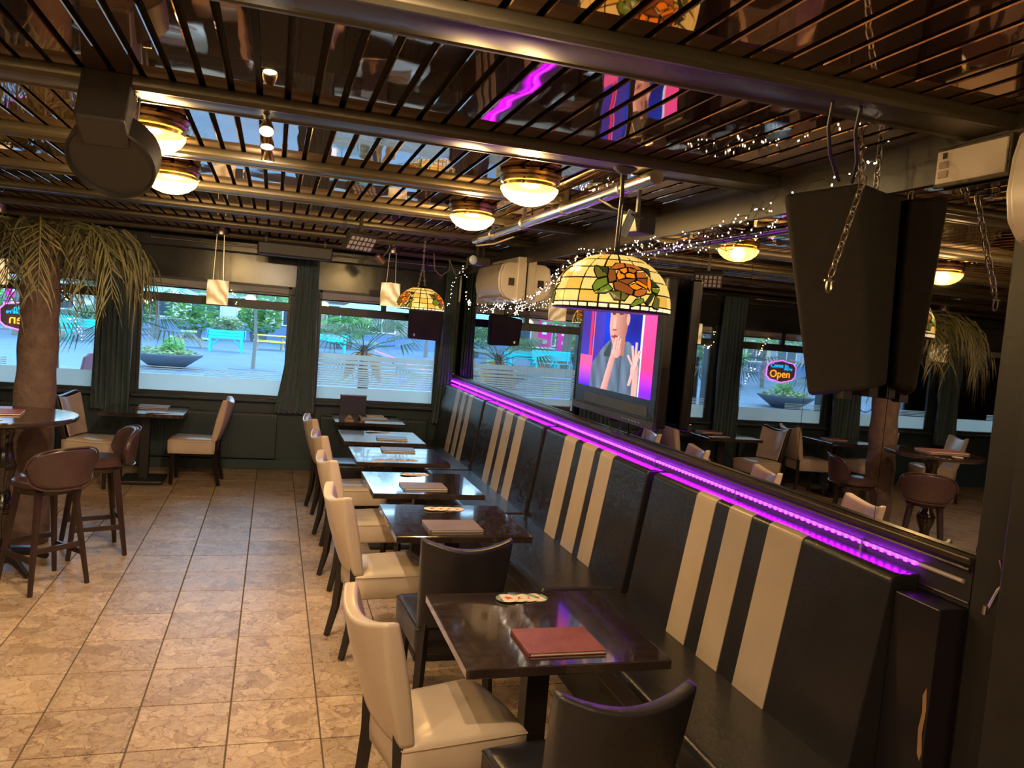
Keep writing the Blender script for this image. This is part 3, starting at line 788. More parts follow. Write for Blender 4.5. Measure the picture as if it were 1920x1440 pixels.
def bowl(label, x, y, power):
    t = thing('ceiling_lamp', label, 'ceiling lamp', (x, y, CZ), group='alabaster bowl ceiling lamps')
    MB().lathe([(.10, 0), (.155, -.004), (.16, -.018), (.15, -.03), (.155, -.04), (.148, -.055), (.135, -.062), (.13, -.08), (.10, -.082)], 32).build('brass_ring', m_brass, t, smooth=True)
    MB().lathe([(.13, -.078), (.146, -.082), (.145, -.095), (.128, -.122), (.095, -.148), (.05, -.164), (.001, -.169)], 32).build('bowl', m_ala, t, smooth=2)
    lamp('bulb', 'POINT', (0, 0, -.115), power, (1, .76, .45), t, radius=.045)
    for q in range(3):
        a = q * 2 * PI / 3; MB().ball((.15 * math.cos(a), .15 * math.sin(a), -.075), .012, 6, 4).build('clip', m_brass, t, smooth=True)
bowl('yellow alabaster ceiling lamp nearest the tables, largest in view', 1.19, 3.87, 50)
bowl('yellow alabaster ceiling lamp behind the largest one, over the far tables', 1.20, 5.12, 75)
bowl('bright alabaster ceiling lamp at the left, half behind the black spotlight', -.62, 5.07, 95)
bowl('alabaster ceiling lamp hidden behind the black spotlight', -.56, 3.80, 70)
bowl('added unseen alabaster lamp behind the camera on the right', .9, .10, 34)  # this and the next two bowls are added, unseen, for extra light
bowl('added unseen alabaster lamp behind the camera on the left', -.9, .30, 46)
bowl('added unseen alabaster lamp over the left part of the room', -3.4, 3.0, 30)

# downlights added out of view, around the camera and to the left, as fill
m_down = EM('fillspot_glow', (1, .8, .52), 6)
def fillspot(label, x, y, power, rot=(0, 0, 0), spot=2.2):
    t = thing('fillspot', label, 'fillspot', (x, y, CZ), group='added fill downlights')
    MB().lathe([(.035, -.002), (.055, -.004), (.056, .0), (.036, .012)], 20).build('rim', m_chrome, t, smooth=True)
    MB().lathe([(.001, .006), (.034, .006), (.034, .010), (.001, .010)], 16).build('bulb', m_down, t)
    lamp('beam_light', 'SPOT', (0, 0, -.012), power, (1, .73, .45), t, radius=.035, rot=rot, spot=spot, blend=.8)
fillspot('added unseen downlight behind the camera, left', -1.0, 1.2, 44, (.25, 0, 0))
fillspot('added unseen downlight behind the camera, above the aisle', .25, 1.25, 60, (.75, .1, 0))
fillspot('added unseen downlight behind the camera, far left', -2.6, 2.4, 60, (.2, 0, 0), 2.9)
fillspot('added unseen downlight above the left part of the room', -3.1, 5.2, 50, (0, 0, 0), 2.95)
fillspot('added unseen downlight above the left window seats', -3.4, 7.6, 18, (0, 0, 0), 2.9)

# globe pendants added behind the camera as warm frontal fill
m_globe = EM('fill_globe_glow', (1, .74, .45), 20)
for x, lb in ((-2.4, 'left'), (-.6, 'middle'), (1.2, 'right')):
    t = thing('fill_globe', 'added fill globe behind the camera, ' + lb, 'pendant lamp', (x, -1.5, 2.12), group='added fill globes')
    MB().ball((0, 0, 0), .13, 20, 12).build('globe', m_globe, t, smooth=2)
    MB().tube([(0, 0, .12), (0, 0, CZ - 2.12)], .006, 6).build('cord', m_wire, t); MB().lathe([(.001, .105), (.05, .108), (.05, .14), (.001, .15)], 16).build('cap', m_brass, t, smooth=True)
# dark heater box under the ceiling in front of the windows
t = thing('ceiling_heater', 'long dark heater box under the ceiling above the curtain between the windows', 'heater', (.17, 8.75, 2.47))
MB().bb(-.38, .38, -.10, .10, 0, .13).build('housing', m_spk2, t, bevel=.015)
MB().bb(-.34, .34, -.07, .07, -.006, .0).build('grille', m_black, t)
for s in (-.3, .3): MB().bb(s - .01, s + .01, -.01, .01, .13, .22).build('hanger', m_spk2, t)

# halogen spot bar under the second beam
t = thing('spot_bar', 'bar of three lit halogen spots hanging under the second ceiling beam', 'spotlight', (-.075, 3.30, 2.645))
MB().bb(-.012, .012, -.02, .60, -.004, .012).build('bar', m_beam, t, bevel=.003)
m_hal = EM('halogen', (1.0, .80, .50), 30)
for k, yy in enumerate((.0, .26, .56)):
    a = MB().tube([(0, yy, .0), (.004, yy, -.02)], .008, 8).build('swivel', m_chrome, t, smooth=True)
    rx = (-.6, -.3, .15)[k]; rot = Matrix.Rotation(rx, 3, 'X')
    h = MB().lathe([(.012, .012), (.018, .0), (.028, -.03), (.030, -.045), (.026, -.045), (.024, -.038)], 16, (.004, yy, -.03), rot).build('spot_head', m_chrome, t, smooth=True)
    MB().lathe([(.024, -.042), (.018, -.047), (.001, -.049)], 16, (.004, yy, -.03), rot).build('bulb', m_hal, h, smooth=2)
    lamp('beam_light', 'SPOT', (.004, yy + math.sin(rx) * .052, -.03 - .052 * math.cos(rx)), (34, 60, 70)[k], (1, .76, .5), t, radius=.02, rot=((-.3, .6, .95)[k], .1, 0), spot=2.0, blend=.9)

# heavy black spotlight hung on the second beam, seen from behind
t = thing('stage_light', 'large black round stage light hanging from the second beam, upper left', 'stage light', (-.62, 3.28, 2.645))
rot = Matrix.Rotation(math.radians(-45), 3, 'X') @ Matrix.Rotation(.1, 3, 'Y')
MB().lathe([(.001, .02), (.10, .02), (.142, .0), (.145, -.02), (.145, -.10), (.138, -.105), (.132, -.09), (.001, -.085)], 40, (0.02, .08, -.185), rot * 1.08).build('round_housing', m_spk2, t, smooth=True)
MB().box((0.0, -.06, -.08), (.165, .16, .22), Matrix.Rotation(-.45, 3, 'X')).build('ballast_box', m_spk2, t, bevel=.012)
for s in (-1, 1):
    MB().box((s * .083, .06, -.08), (.006, .03, .20), Matrix.Rotation(-.3, 3, 'X')).build('yoke_arm', m_steel if s > 0 else m_spk2, t)
MB().tube([(.09, .06, -.12), (.12, .06, -.12)], .016, 10).build('knob', m_spk2, t, smooth=True)
MB().bb(-.085, .085, -.03, .03, -.012, .0).build('clamp', m_spk2, t)
MB().tube([(.0, -.02, -.02), (-.01, -.06, .05), (.03, -.07, .085), (.075, -.05, .07), (.08, -.03, .03)], .006, 6).build('cable', m_wire, t, smooth=True)

# ------------------------------------------------------------------ stained glass lamps
def prof_r(z): return .222 * max(.03, 1 - (z / .216) ** 2.3) ** .52
def glassm(name, col, s): 
    m = M(name, tuple(c * .6 for c in col), .25, emit=col, es=s); m.cycles.emission_sampling = 'NONE'; return m
gm = {'cream': glassm('cream_glass', (.92, .62, .17), 0.43), 'amber': glassm('amber_glass', (.85, .48, .07), 0.39), 'pale': glassm('pale_glass', (.95, .78, .42), 0.55),
      'orange': glassm('orange_glass', (.95, .23, .01), 0.48), 'rust': glassm('rust_glass', (.50, .13, .02), 0.39), 'brown': glassm('brown_glass', (.27, .075, .015), 0.39),
      'green': glassm('green_glass', (.16, .24, .02), 0.35), 'olive': glassm('olive_glass', (.15, .13, .02), 0.33), 'dark': glassm('dark_green_glass', (.035, .05, .015), 0.31)}
m_lead = M('lead_came', (.02, .016, .012), .4, .6)
ROSE = [('rust', [(970, 450), (1060, 365), (1160, 355), (1165, 410), (1075, 445), (1040, 455)]), ('rust', [(1170, 355), (1290, 370), (1390, 430), (1330, 440), (1250, 410), (1170, 405)]),
 ('brown', [(925, 560), (960, 450), (1030, 460), (1030, 600), (990, 625), (940, 640)]), ('brown', [(985, 640), (1040, 610), (1170, 660), (1240, 720), (1225, 780), (1140, 770), (1000, 720)]),
 ('rust', [(1240, 780), (1250, 725), (1340, 690), (1430, 685), (1400, 760), (1300, 800)]), ('orange', [(1440, 560), (1460, 510), (1490, 560), (1490, 650), (1470, 700), (1430, 650)]),
 ('orange', [(1030, 540), (1060, 470), (1140, 560), (1050, 600)]), ('orange', [(1075, 455), (1180, 415), (1180, 480), (1130, 510)]), ('rust', [(1195, 415), (1310, 450), (1270, 490), (1190, 470)]),
 ('orange', [(1140, 510), (1190, 485), (1270, 500), (1270, 560), (1150, 555)]), ('rust', [(1290, 480), (1420, 450), (1435, 530), (1290, 550)]), ('brown', [(1050, 605), (1150, 570), (1280, 570), (1160, 655)]),
 ('brown', [(1290, 560), (1430, 540), (1430, 640), (1380, 620)]), ('orange', [(1260, 600), (1290, 580), (1440, 655), (1430, 680), (1330, 645)]), ('orange', [(1180, 660), (1250, 625), (1360, 670), (1290, 715), (1220, 700)]),
 ('olive', [(790, 480), (820, 410), (930, 550), (810, 590)]), ('dark', [(830, 405), (960, 440), (930, 535)]), ('green', [(750, 700), (800, 610), (920, 570), (930, 650), (770, 770)]), ('green', [(780, 790), (930, 660), (980, 720), (900, 780)]),
 ('olive', [(930, 760), (1075, 745), (1075, 860), (1000, 860)]), ('olive', [(1085, 745), (1180, 790), (1130, 860), (1080, 860)]), ('green', [(1200, 920), (1270, 830), (1370, 810), (1390, 860), (1240, 930)]),
 ('dark', [(1340, 375), (1500, 400), (1500, 520), (1440, 440)]), ('dark', [(1500, 540), (1640, 640), (1500, 650)]), ('green', [(1500, 665), (1640, 660), (1590, 730), (1510, 710)]),
 ('olive', [(1510, 900), (1560, 760), (1630, 800), (1620, 930), (1550, 930)]), ('dark', [(1400, 860), (1500, 720), (1550, 740), (1450, 900)])]
def dome_pt(phi, z, off): 
    r = prof_r(z) + off; return (r * math.cos(phi), r * math.sin(phi), z + off * .5)
def shrink(poly, k):
    cx = sum(p[0] for p in poly) / len(poly); cy = sum(p[1] for p in poly) / len(poly)
    out = []
    for p in poly:
        d = math.hypot(p[0] - cx, p[1] - cy); q = max(0, d - k) / d if d else 0
        out.append((cx + (p[0] - cx) * q, cy + (p[1] - cy) * q))
    return out
def pane_mesh(poly, off, name, m):
    # poly in (phi, z); subdivided along edges so that it follows the dome
    pts = []
    for a, c in zip(poly, poly[1:] + poly[:1]):
        for k in range(2): pts.append((a[0] + (c[0] - a[0]) * k / 2, a[1] + (c[1] - a[1]) * k / 2))
    n = len(pts); cx = sum(p[0] for p in pts) / n; cz = sum(p[1] for p in pts) / n
    vs = [dome_pt(p[0], p[1], off) for p in pts] + [dome_pt(cx, cz, off + .001)] + [dome_pt(p[0], p[1], off - .004) for p in pts]
    fs = [(i, (i + 1) % n, n) for i in range(n)] + [(i, n + 1 + i, n + 1 + (i + 1) % n, (i + 1) % n) for i in range(n)]
    b = MB().add(vs, fs); me = b.mesh(name); me.materials.append(m); return me
def tiffany(label, loc, rz, drop):
    t = thing('stained_glass_lamp', label, 'pendant lamp', loc, rz, 'stained glass rose lamps')
    b = MB().lathe([(prof_r(z), z) for z in [0, .01, .03, .06, .09, .12, .15, .175, .195, .208, .2155]], 48); b.build('lead_shell', m_lead, t, smooth=2, solid=.002)
    segs = 18; rows = [(.0, .018), (.018, .062), (.062, .108), (.108, .150), (.150, .182), (.182, .207)]
    for ri, (z0, z1) in enumerate(rows):
        sg = segs * 2 if ri == 0 else segs
        for k in range(sg):
            p0 = 2 * PI * k / sg; p1 = 2 * PI * (k + 1) / sg; g = .0040 / prof_r((z0 + z1) / 2) ; gz = .0036
            poly = [(p0 + g, z0 + gz), (p1 - g, z0 + gz), (p1 - g, z1 - gz), (p0 + g, z1 - gz)]
            c = 'pale' if ri == 0 else ('amber' if (k * 7 + ri * 3) % 4 == 0 else 'cream')
            me = pane_mesh(poly, .004, 'glass_pane', gm[c]); o = bpy.data.objects.new('glass_pane', me); link(o); o.parent = t
    s_ = .44 / 1580
    base_panes = []
    for c, poly in ROSE:
        pl = []
        for x, y in shrink(poly, 10):
            X = (x - 1210) * s_; z = max(.004, (965 - y) * s_ * .98); r = prof_r(z)
            pl.append((-PI / 2 + math.asin(max(-.97, min(.97, X / r))), z))
        base_panes.append((pane_mesh(pl, .0085, 'rose_pane', gm[c]), c))
        bk = []
        for x, y in shrink(poly, -9):
            X = (x - 1210) * s_; z = max(.002, (965 - y) * s_ * .98); r = prof_r(z); bk.append((-PI / 2 + math.asin(max(-.97, min(.97, X / r))), z))
        base_panes.append((pane_mesh(bk, .0062, 'lead_came', m_lead), 'lead'))
    for q in range(3):
        for me, c in base_panes:
            o = bpy.data.objects.new('lead_came' if c == 'lead' else 'rose_pane', me); link(o); o.parent = t; o.rotation_euler = (0, 0, q * 2 * PI / 3)
    MB().lathe([(.001, .225), (.03, .224), (.05, .214), (.052, .206), (.001, .206)], 24).build('cap', m_lead, t, smooth=True)
    MB().ball((0, 0, .07), .035, 12, 8).build('bulb', EM('tiffany_bulb', (1, .75, .4), 25), t, smooth=2)
    return t
t1 = tiffany('large stained glass rose lamp hanging in front of the television', (1.463, 3.35, 2.016), -.10, .5); t1.scale = (1.19, 1.19, 1.19)
MB().tube([(0, 0, .22), (.004, .0, .45), (-.003, .0, .56)], .006, 6).build('cable', m_wire, t1, smooth=True)
MB().tube([(.012, .01, .22), (.02, .02, .40), (.004, .01, .56)], .004, 6).build('cable', m_wire, t1, smooth=True)
MB().lathe([(.001, .51), (.025, .515), (.045, .53), (.045, .545), (.001, .545)], 20, (0, -.03, .0)).build('ceiling_rose', m_wire, t1, smooth=True)
t2 = tiffany('smaller stained glass rose lamp hanging by the right window on chains', (1.31, 7.45, 2.01), 1.0, .5)
def link_mesh(L_, w, r): 
    pth = [Vector((w * math.cos(a), 0, L_ * math.sin(a) + (L_ * .35 if math.sin(a) > 0 else -L_ * .35))) for a in [2 * PI * k / 12 for k in range(12)]]
    return MB().tube(pth, r, 5, closed=True).mesh('chain_link', smooth=2)
lk = link_mesh(.008, .007, .0022); lk.materials.append(m_steel)
for sx in (-1, 1):
    for k in range(13):
        o = bpy.data.objects.new('chain_link', lk); link(o); o.parent = t2; f = (k + .5) / 13
        o.location = (sx * .10 * (1 - f), 0, .17 + .27 * f); o.rotation_euler = (0, -sx * .36, (k % 2) * PI / 2)
for k in range(10):
    o = bpy.data.objects.new('chain_link', lk); link(o); o.parent = t2; o.location = (0, 0, .45 + .021 * k); o.rotation_euler = (0, 0, (k % 2) * PI / 2)

# alabaster box pendants by the windows
def marble_lit():
    m = bpy.data.materials.new('veined_lit_glass'); m.use_nodes = True; nt = m.node_tree; N = nt.nodes; L = nt.links; b = N['Principled BSDF']
    tc = N.new('ShaderNodeTexCoord'); w = N.new('ShaderNodeTexWave'); w.inputs['Scale'].default_value = 4; w.inputs['Distortion'].default_value = 5; w.inputs['Detail'].default_value = 2; w.bands_direction = 'DIAGONAL'; L.new(tc.outputs['Object'], w.inputs['Vector'])
    r = N.new('ShaderNodeValToRGB'); r.color_ramp.elements[0].color = (.50, .29, .08, 1); r.color_ramp.elements[1].color = (1, .76, .40, 1); L.new(w.outputs[0], r.inputs[0])
    L.new(r.outputs[0], b.inputs['Emission Color']); b.inputs['Emission Strength'].default_value = .5; b.inputs['Base Color'].default_value = (.5, .4, .25, 1)
    return m
m_box = marble_lit()
for (x, y, z, lb) in ((-.58, 8.8, 2.035, 'in front of the middle window'), (1.21, 8.85, 2.175, 'left of the small stained glass lamp'), (-2.62, 8.9, 2.06, 'in front of the sign window'), (-4.5, 8.9, 2.06, 'in front of the bicycle window'), (-6.2, 8.9, 2.06, 'in front of the yellow board window')):
    t = thing('pendant_lamp', 'glowing veined cylinder pendant lamp ' + lb, 'pendant lamp', (x, y, z), group='veined pendant lamps')
    MB().lathe([(.098, -.125), (.104, -.125), (.108, 0), (.104, .125), (.098, .125), (.101, 0), (.098, -.125)], 24).build('shade', m_box, t, smooth=True)
    MB().lathe([(.001, .118), (.104, .118), (.104, .128), (.001, .128)], 24).build('top_plate', m_steel, t, smooth=True)
    for s in (-.05, .05): MB().tube([(s, 0, .12), (s * .7, 0, 2.63 - z)], .0035, 5).build('wire', m_steel, t)
    MB().lathe([(.001, 2.63 - z), (.07, 2.63 - z), (.07, 2.69 - z), (.001, 2.69 - z)], 20).build('canopy', m_steel, t, smooth=True)

# ------------------------------------------------------------------ television
tv = thing('television', 'wide flat television mounted over the mirror showing a man in a grey shirt', 'television', (2.085, 4.02, 1.40))
W_, Hh = 1.26, .86
MB().bb(.0, .075, 0, W_, 0, Hh).build('housing', M('tv_black_plastic', (.015, .014, .015), .25), tv, bevel=.012)
MB().bb(.07, .10, .2, W_ - .2, .12, .7).build('rear_bulge', m_black, tv, bevel=.01)
MB().bb(-.012, .02, 0, W_, -.012, .035).build('lower_lip', M('tv_lip', (.04, .036, .038), .3), tv, bevel=.006)
MB().bb(-.0035, .002, .10, W_ - .18, .05, .115).build('speaker_bar', M('tv_grey_bar', (.05, .055, .065), .4), tv, bevel=.002)
for k in range(6): MB().bb(-.013, -.010, .16 + k * .045, .185 + k * .045, .008, .016).build('button', m_steel, tv)
sw, sh = 1.13, .64
nu, nv = 200, 120
def tvcol(u, v):
    # u 0 left .. 1 right (as seen), v 0 bottom .. 1 top
    def mixc(a, c, t): t = max(0, min(1, t)); return tuple(x + (y - x) * t for x, y in zip(a, c))
    c = mixc((.02, .02, .25), (.015, .06, .75), .5 + .5 * math.sin(u * 9 + 1) * math.sin(v * 7))
    if u < .35: c = mixc(c, (.10, .05, .35), .6)
    for x0, w, col in ((.15, .016, (.85, .04, .12)), (.19, .010, (1, .15, .15))):
        if abs(u - x0) < w: c = col
    if u < .2 and v < .33: c = mixc((.9, .12, .35), (.08, .03, .95), 1 - v / .25)
    if u > .85: c = mixc((1, .05, .18), (.95, .10, .42), v); c = mixc((.25, .03, 1.), c, (v - .05) / .22) if v < .27 else c
    if abs(u - .845) < .012: c = (.8, .75, 1)
    # shoulders and shirt
    top = .50 - 1.7 * max(0, abs(u - .56) - .13) ** 1.3
    if v < top and abs(u - .55) < .36 and u < .84:
        s = .75 + .25 * math.sin(u * 44 + v * 6) * math.sin(v * 9 + u * 5)
        c = (.17 * s, .23 * s, .33 * s)
        if abs(u - .60) < .010 and v < .4: c = (.07, .10, .16)
    # neck and head
    if abs(u - .56) < .075 and .36 < v < .55: c = (.45, .17, .13)
    if ((u - .535) / .125) ** 2 + ((v - .72) / .29) ** 2 < 1:
        c = mixc((.78, .38, .29), (.42, .16, .12), (u - .44) / .20)
        if abs(v - .775) < .012 and (abs(u - .46) < .025 or abs(u - .56) < .03): c = (.10, .05, .05)
        if abs(v - .815) < .012 and (abs(u - .46) < .03 or abs(u - .56) < .04): c = (.16, .08, .06)
        if ((u - .50) / .055) ** 2 + ((v - .545) / .014) ** 2 < 1: c = (.30, .06, .07)
        if abs(u - .475) < .02 and .61 < v < .74: c = (.88, .46, .36)
        if abs(v - .61) < .01 and abs(u - .485) < .03: c = (.32, .11, .09)
    if ((u - .53) / .13) ** 2 + ((v - .99) / .13) ** 2 < 1: c = (.06, .045, .04)
    if u > .60 and ((u - .62) / .05) ** 2 + ((v - .90) / .13) ** 2 < 1: c = (.08, .06, .055)
    if ((u - .655) / .022) ** 2 + ((v - .72) / .06) ** 2 < 1: c = (.72, .36, .29)
    if .36 < u < .46 and .34 < v < .28 + (u - .30) * 1.5: c = (.05, .07, .08)
    # raised forearm and hand at the chin
    if v < .42:
        ax = .40 + .26 * v
        if abs(u - ax) < .045 - .02 * v: c = mixc((.86, .46, .40), (.58, .24, .22), (u - ax + .045) / .09)
    if ((u - .535) / .06) ** 2 + ((v - .42) / .085) ** 2 < 1: c = mixc((.88, .48, .42), (.62, .28, .25), (u - .47) / .13)
    for fx in (.505, .535, .565):
        if abs(u - fx - (v - .45) * .12) < .011 and .42 < v < .56 - abs(fx - .53): c = (.86, .46, .40)
        if abs(u - fx - .016 - (v - .45) * .12) < .004 and .42 < v < .54: c = (.45, .18, .16)
    # open right hand
    if ((u - .785) / .048) ** 2 + ((v - .24) / .09) ** 2 < 1: c = mixc((.90, .50, .44), (.66, .30, .27), (u - .74) / .1)
    for fx, fv in ((.685, .38), (.735, .47), (.785, .50), (.825, .43)):
        vv = v - .24; hh = fv - .24
        if 0 < vv < hh and abs(u - (.785 + (fx - .785) * vv / hh)) < .0135: c = (.90, .50, .44)
        if 0 < vv < hh and abs(u - .015 - (.785 + (fx - .785) * vv / hh)) < .004: c = (.5, .2, .2)
    if abs(u - .80) < .032 and v < .2: c = (.80, .40, .36)
    if abs(u - .735 - (v - .12) * .25) < .017 and .09 < v < .21: c = (.86, .46, .41)
    return c
b = MB(); b.grid(lambda u, v: (-.0008, W_ - .055 - u * sw, .155 + v * sh), nu + 1, nv + 1)
scr = b.build('screen', EM('tv_picture', (1, 1, 1), 1.0), tv)
at_ = scr.data.color_attributes.new('picture', 'FLOAT_COLOR', 'POINT')
for i, vtx in enumerate(scr.data.vertices):
    u = (W_ - .055 - vtx.co.y) / sw; v = (vtx.co.z - .155) / sh
    at_.data[i].color = (*tvcol(u, v), 1)
nt = scr.data.materials[0].node_tree; an = nt.nodes.new('ShaderNodeAttribute'); an.attribute_name = 'picture'
em = [n for n in nt.nodes if n.type == 'EMISSION'][0]; nt.links.new(an.outputs['Color'], em.inputs[0]); em.inputs[1].default_value = .62
MB().tube([(.04, .72, 0), (.05, .70, -.10), (.05, .62, -.13), (.04, .52, -.06), (.04, .5, 0)], .006, 6).build('cable', m_wire, tv, smooth=True)
MB().bb(.07, .115, .4, .86, .3, .55).build('wall_mount', m_black, tv)

# ------------------------------------------------------------------ air conditioners
def aircon(label, y0, length, z0):
    t = thing('air_conditioner', label, 'air conditioner', (XR, y0, z0), group='white wall air conditioners')
    pf = [(-.005, .0), (-.14, .0), (-.20, .02), (-.245, .07), (-.262, .15), (-.255, .25), (-.235, .32), (-.19, .345), (-.005, .345)]
    n = len(pf); L_ = length
    def body(a, c, k, name, mm, bev):
        q = [(x * k if x < -.006 else x, z) for x, z in pf]
        b = MB().add([(x, a, z) for x, z in q] + [(x, c, z) for x, z in q], [tuple(range(n)), tuple(range(2 * n - 1, n - 1, -1))] + [(i, n + i, n + (i + 1) % n, (i + 1) % n) for i in range(n)])
        return b.build(name, mm, t, smooth=True, bevel=bev)
    body(.0, L_, .93, 'body', m_ac, .012); body(.03, L_ - .03, 1.0, 'front_cover', m_ac, .012)
    MB().bb(-.09, -.003, -.012, L_ + .012, -.01, .40).build('back_frame', m_ac, t, bevel=.008)
    MB().box((-.185, L_ / 2, .006), (.09, L_ - .12, .012), Matrix.Rotation(.3, 3, 'Y')).build('louvre', M('ac_louvre', (.5, .43, .37), .4), t)
    b = MB()
    for k in range(7): MB
    for k in range(7): b.bb(-.17 + k * .008, -.166 + k * .008, -.0135, -.0, .13, .20)
    b.build('end_slots', M('ac_dark_slot', (.12, .09, .08), .6), t)
aircon('white air conditioner high on the mirror wall beyond the stained glass lamp', 7.02, .92, 2.17)
aircon('white air conditioner cut off by the right edge of the picture', .93, .86, 2.24)
# white framed socket panel
t = thing('socket_panel', 'white framed switch panel high on the mirror wall at the right', 'panel', (2.184, 1.98, 2.50))
MB().bb(-.012, 0, 0, .30, 0, .135).build('frame', m_beam, t, bevel=.003); MB().bb(-.018, -.010, .012, .288, .012, .123).build('plate', m_ac, t, bevel=.002)
for z in (.03, .062): MB().bb(-.022, -.017, .235, .275, z, z + .024).build('socket', M('beige_socket', (.4, .3, .24), .5), t, bevel=.002)
MB().bb(-.021, -.017, .245, .262, .095, .115).build('switch', m_black, t); 

# ------------------------------------------------------------------ hanging loudspeakers
sp = thing('loudspeaker', 'big black tapered loudspeaker hanging on chains in front of the mirror', 'loudspeaker', (0, 0, 0))
top = [(1.85, 2.68), (2.0, 2.43), (2.19, 2.43), (2.19, 3.02), (2.10, 3.0)]
bot = [(1.98, 2.58), (2.09, 2.39), (2.19, 2.40), (2.19, 2.78), (2.14, 2.75)]
zt = [2.50, 2.53, 2.49, 2.49, 2.50]; zb = [1.73, 1.78, 1.80, 1.77, 1.73]
b = MB(); nn = 5
b.add([(x, y, z) for (x, y), z in zip(bot, zb)] + [(x, y, z) for (x, y), z in zip(top, zt)], [tuple(range(nn - 1, -1, -1)), tuple(range(nn, 2 * nn))] + [(i, (i + 1) % nn, nn + (i + 1) % nn, nn + i) for i in range(nn)])
b.build('cabinet', m_speaker, sp, bevel=.02, seg=3, smooth=True)
MB().bb(2.05, 2.09, 2.47, 2.51, 1.735, 1.79).build('foot', m_black, sp); MB().bb(2.14, 2.18, 2.44, 2.48, 1.75, 1.80).build('foot', m_black, sp)
def chain(name, label, p0, p1, n, L_=.019, w=.011, r=.0032):
    t = thing(name, label, 'chain', p0, 0, 'steel chains of the loudspeaker'); me = link_mesh(L_, w, r); me.materials.append(m_steel)
    d = Vector(p1) - Vector(p0); q = d.to_track_quat('Z', 'Y')
    for k in range(n):
        o = bpy.data.objects.new('chain_link', me); link(o); o.parent = t; o.location = d * ((k + .5) / n)
        o.rotation_mode = 'QUATERNION'; o.rotation_quaternion = q @ Matrix.Rotation((k % 2) * PI / 2, 4, 'Z').to_quaternion()
    return t
c1 = chain('chain', 'steel chain dangling in front of the big loudspeaker with a shackle', (1.947, 2.36, 2.52), (1.835, 2.335, 2.17), 11)
sh_ = [(.012 * math.cos(a) * (1 if math.sin(a) < 0 else .8), 0, .026 * math.sin(a)) for a in [2 * PI * k / 14 for k in range(14)]]
MB().tube([Vector(p) + Vector((-.118, -.026, -.385)) for p in sh_], .0035, 6, closed=True).build('shackle', m_steel, c1, smooth=True)
MB().tube([(-.138, -.026, -.37), (-.100, -.026, -.37)], .004, 6).build('shackle_pin', m_steel, c1, smooth=True)
chain('chain', 'steel chain holding the big loudspeaker from the ceiling, right side', (2.12, 2.50, 2.50), (2.12, 2.50, 2.69), 6)
chain('chain', 'steel chain holding the big loudspeaker from the ceiling, left side', (1.96, 2.38, 2.50), (1.99, 2.45, 2.69), 6)
t = thing('power_cable', 'two black cables looping from the near beam down to the big loudspeaker', 'cable', (1.56, 2.06, 2.65))
MB().tube([(0, 0, 0), (.03, .05, -.06), (.10, .12, -.12), (.2, .2, -.17), (.30, .32, -.145)], .006, 6).build('cable', m_wire, t, smooth=True)
MB().tube([(.10, 0, 0), (.13, .05, -.06), (.22, .14, -.12), (.34, .3, -.15)], .006, 6).build('cable', m_wire, t, smooth=True)
s2 = thing('loudspeaker', 'small black tapered loudspeaker hanging by the right window below the small lamp', 'loudspeaker', (1.70, 9.40, 1.69))
b = MB(); b.add([(-.19, -.12, .02), (.19, -.12, .0), (.15, .16, 0), (-.15, .16, 0), (-.205, -.15, .34), (.205, -.15, .37), (.15, .18, .37), (-.15, .18, .37)], [(3, 2, 1, 0), (4, 5, 6, 7), (0, 1, 5, 4), (1, 2, 6, 5), (2, 3, 7, 6), (3, 0, 4, 7)])
b.build('cabinet', m_speaker, s2, bevel=.02, seg=2, smooth=True)
MB().bb(-.13, -.11, -.128, -.12, .04, .07).build('badge', m_steel, s2)
MB().tube([(0, .0, .36), (.0, .0, 1.0)], .006, 6).build('hanger', m_wire, s2)

# ------------------------------------------------------------------ chrome pipe, small lights on the ceiling
t = thing('ceiling_pipe', 'shiny chrome pipe running along the ceiling towards the window', 'pipe', (1.57, 3.22, 2.615))
MB().tube([(0, 0, 0), (.0, 3.3, 0)], .034, 16).build('pipe', m_chrome, t, smooth=True)
for k in range(4): MB().lathe([(.037, -.015), (.040, -.012), (.040, .012), (.037, .015)], 16, (0, .35 + k * .8, 0), Matrix.Rotation(PI / 2, 3, 'X')).build('collar', m_steel, t, smooth=True)
for k in range(4): MB().bb(-.012, .012, .34 + k * .8, .36 + k * .8, .03, .09).build('hanger', m_steel, t)
MB().tube([(-.03, 2.6, -.02), (-.12, 2.7, -.05), (-.10, 2.85, -.09), (.02, 2.75, -.07), (.1, 2.5, -.03)], .006, 6).build('loose_cable', M('pale_cable', (.4, .33, .2), .5), t, smooth=True)
MB().tube([(.03, .6, .0), (-.04, .55, -.03), (-.02, .4, -.09), (.1, .3, -.14)], .006, 6).build('hanging_cable', m_wire, t, smooth=True)
t = thing('theatre_spot', 'small black theatre spotlight with white barn door beside the stained glass lamp', 'spotlight', (1.68, 3.62, 2.46))
MB().box((0, 0, 0), (.11, .16, .10), Matrix.Rotation(.3, 3, 'Z')).build('housing', m_spk2, t, bevel=.008)
MB().box((-.075, -.06, -.01), (.045, .004, .13), Matrix.Rotation(.35, 3, 'Y')).build('barn_door', M('pale_blue_plate', (.4, .47, .5), .5), t)
MB().bb(-.008, .008, -.01, .01, .04, .20).build('hanger', m_steel, t)
MB().lathe([(.035, -.01), (.04, .0), (.038, .02)], 16, (.045, .05, 0), Matrix.Rotation(PI / 2, 3, 'X')).build('lens_ring', m_spk2, t, smooth=True)
t = thing('stage_light_bar', 'black tilted stage light bar with rows of white leds under the ceiling', 'stage light', (.62, 6.5, 2.50), .5)
rot = Matrix.Rotation(.7, 3, 'X')
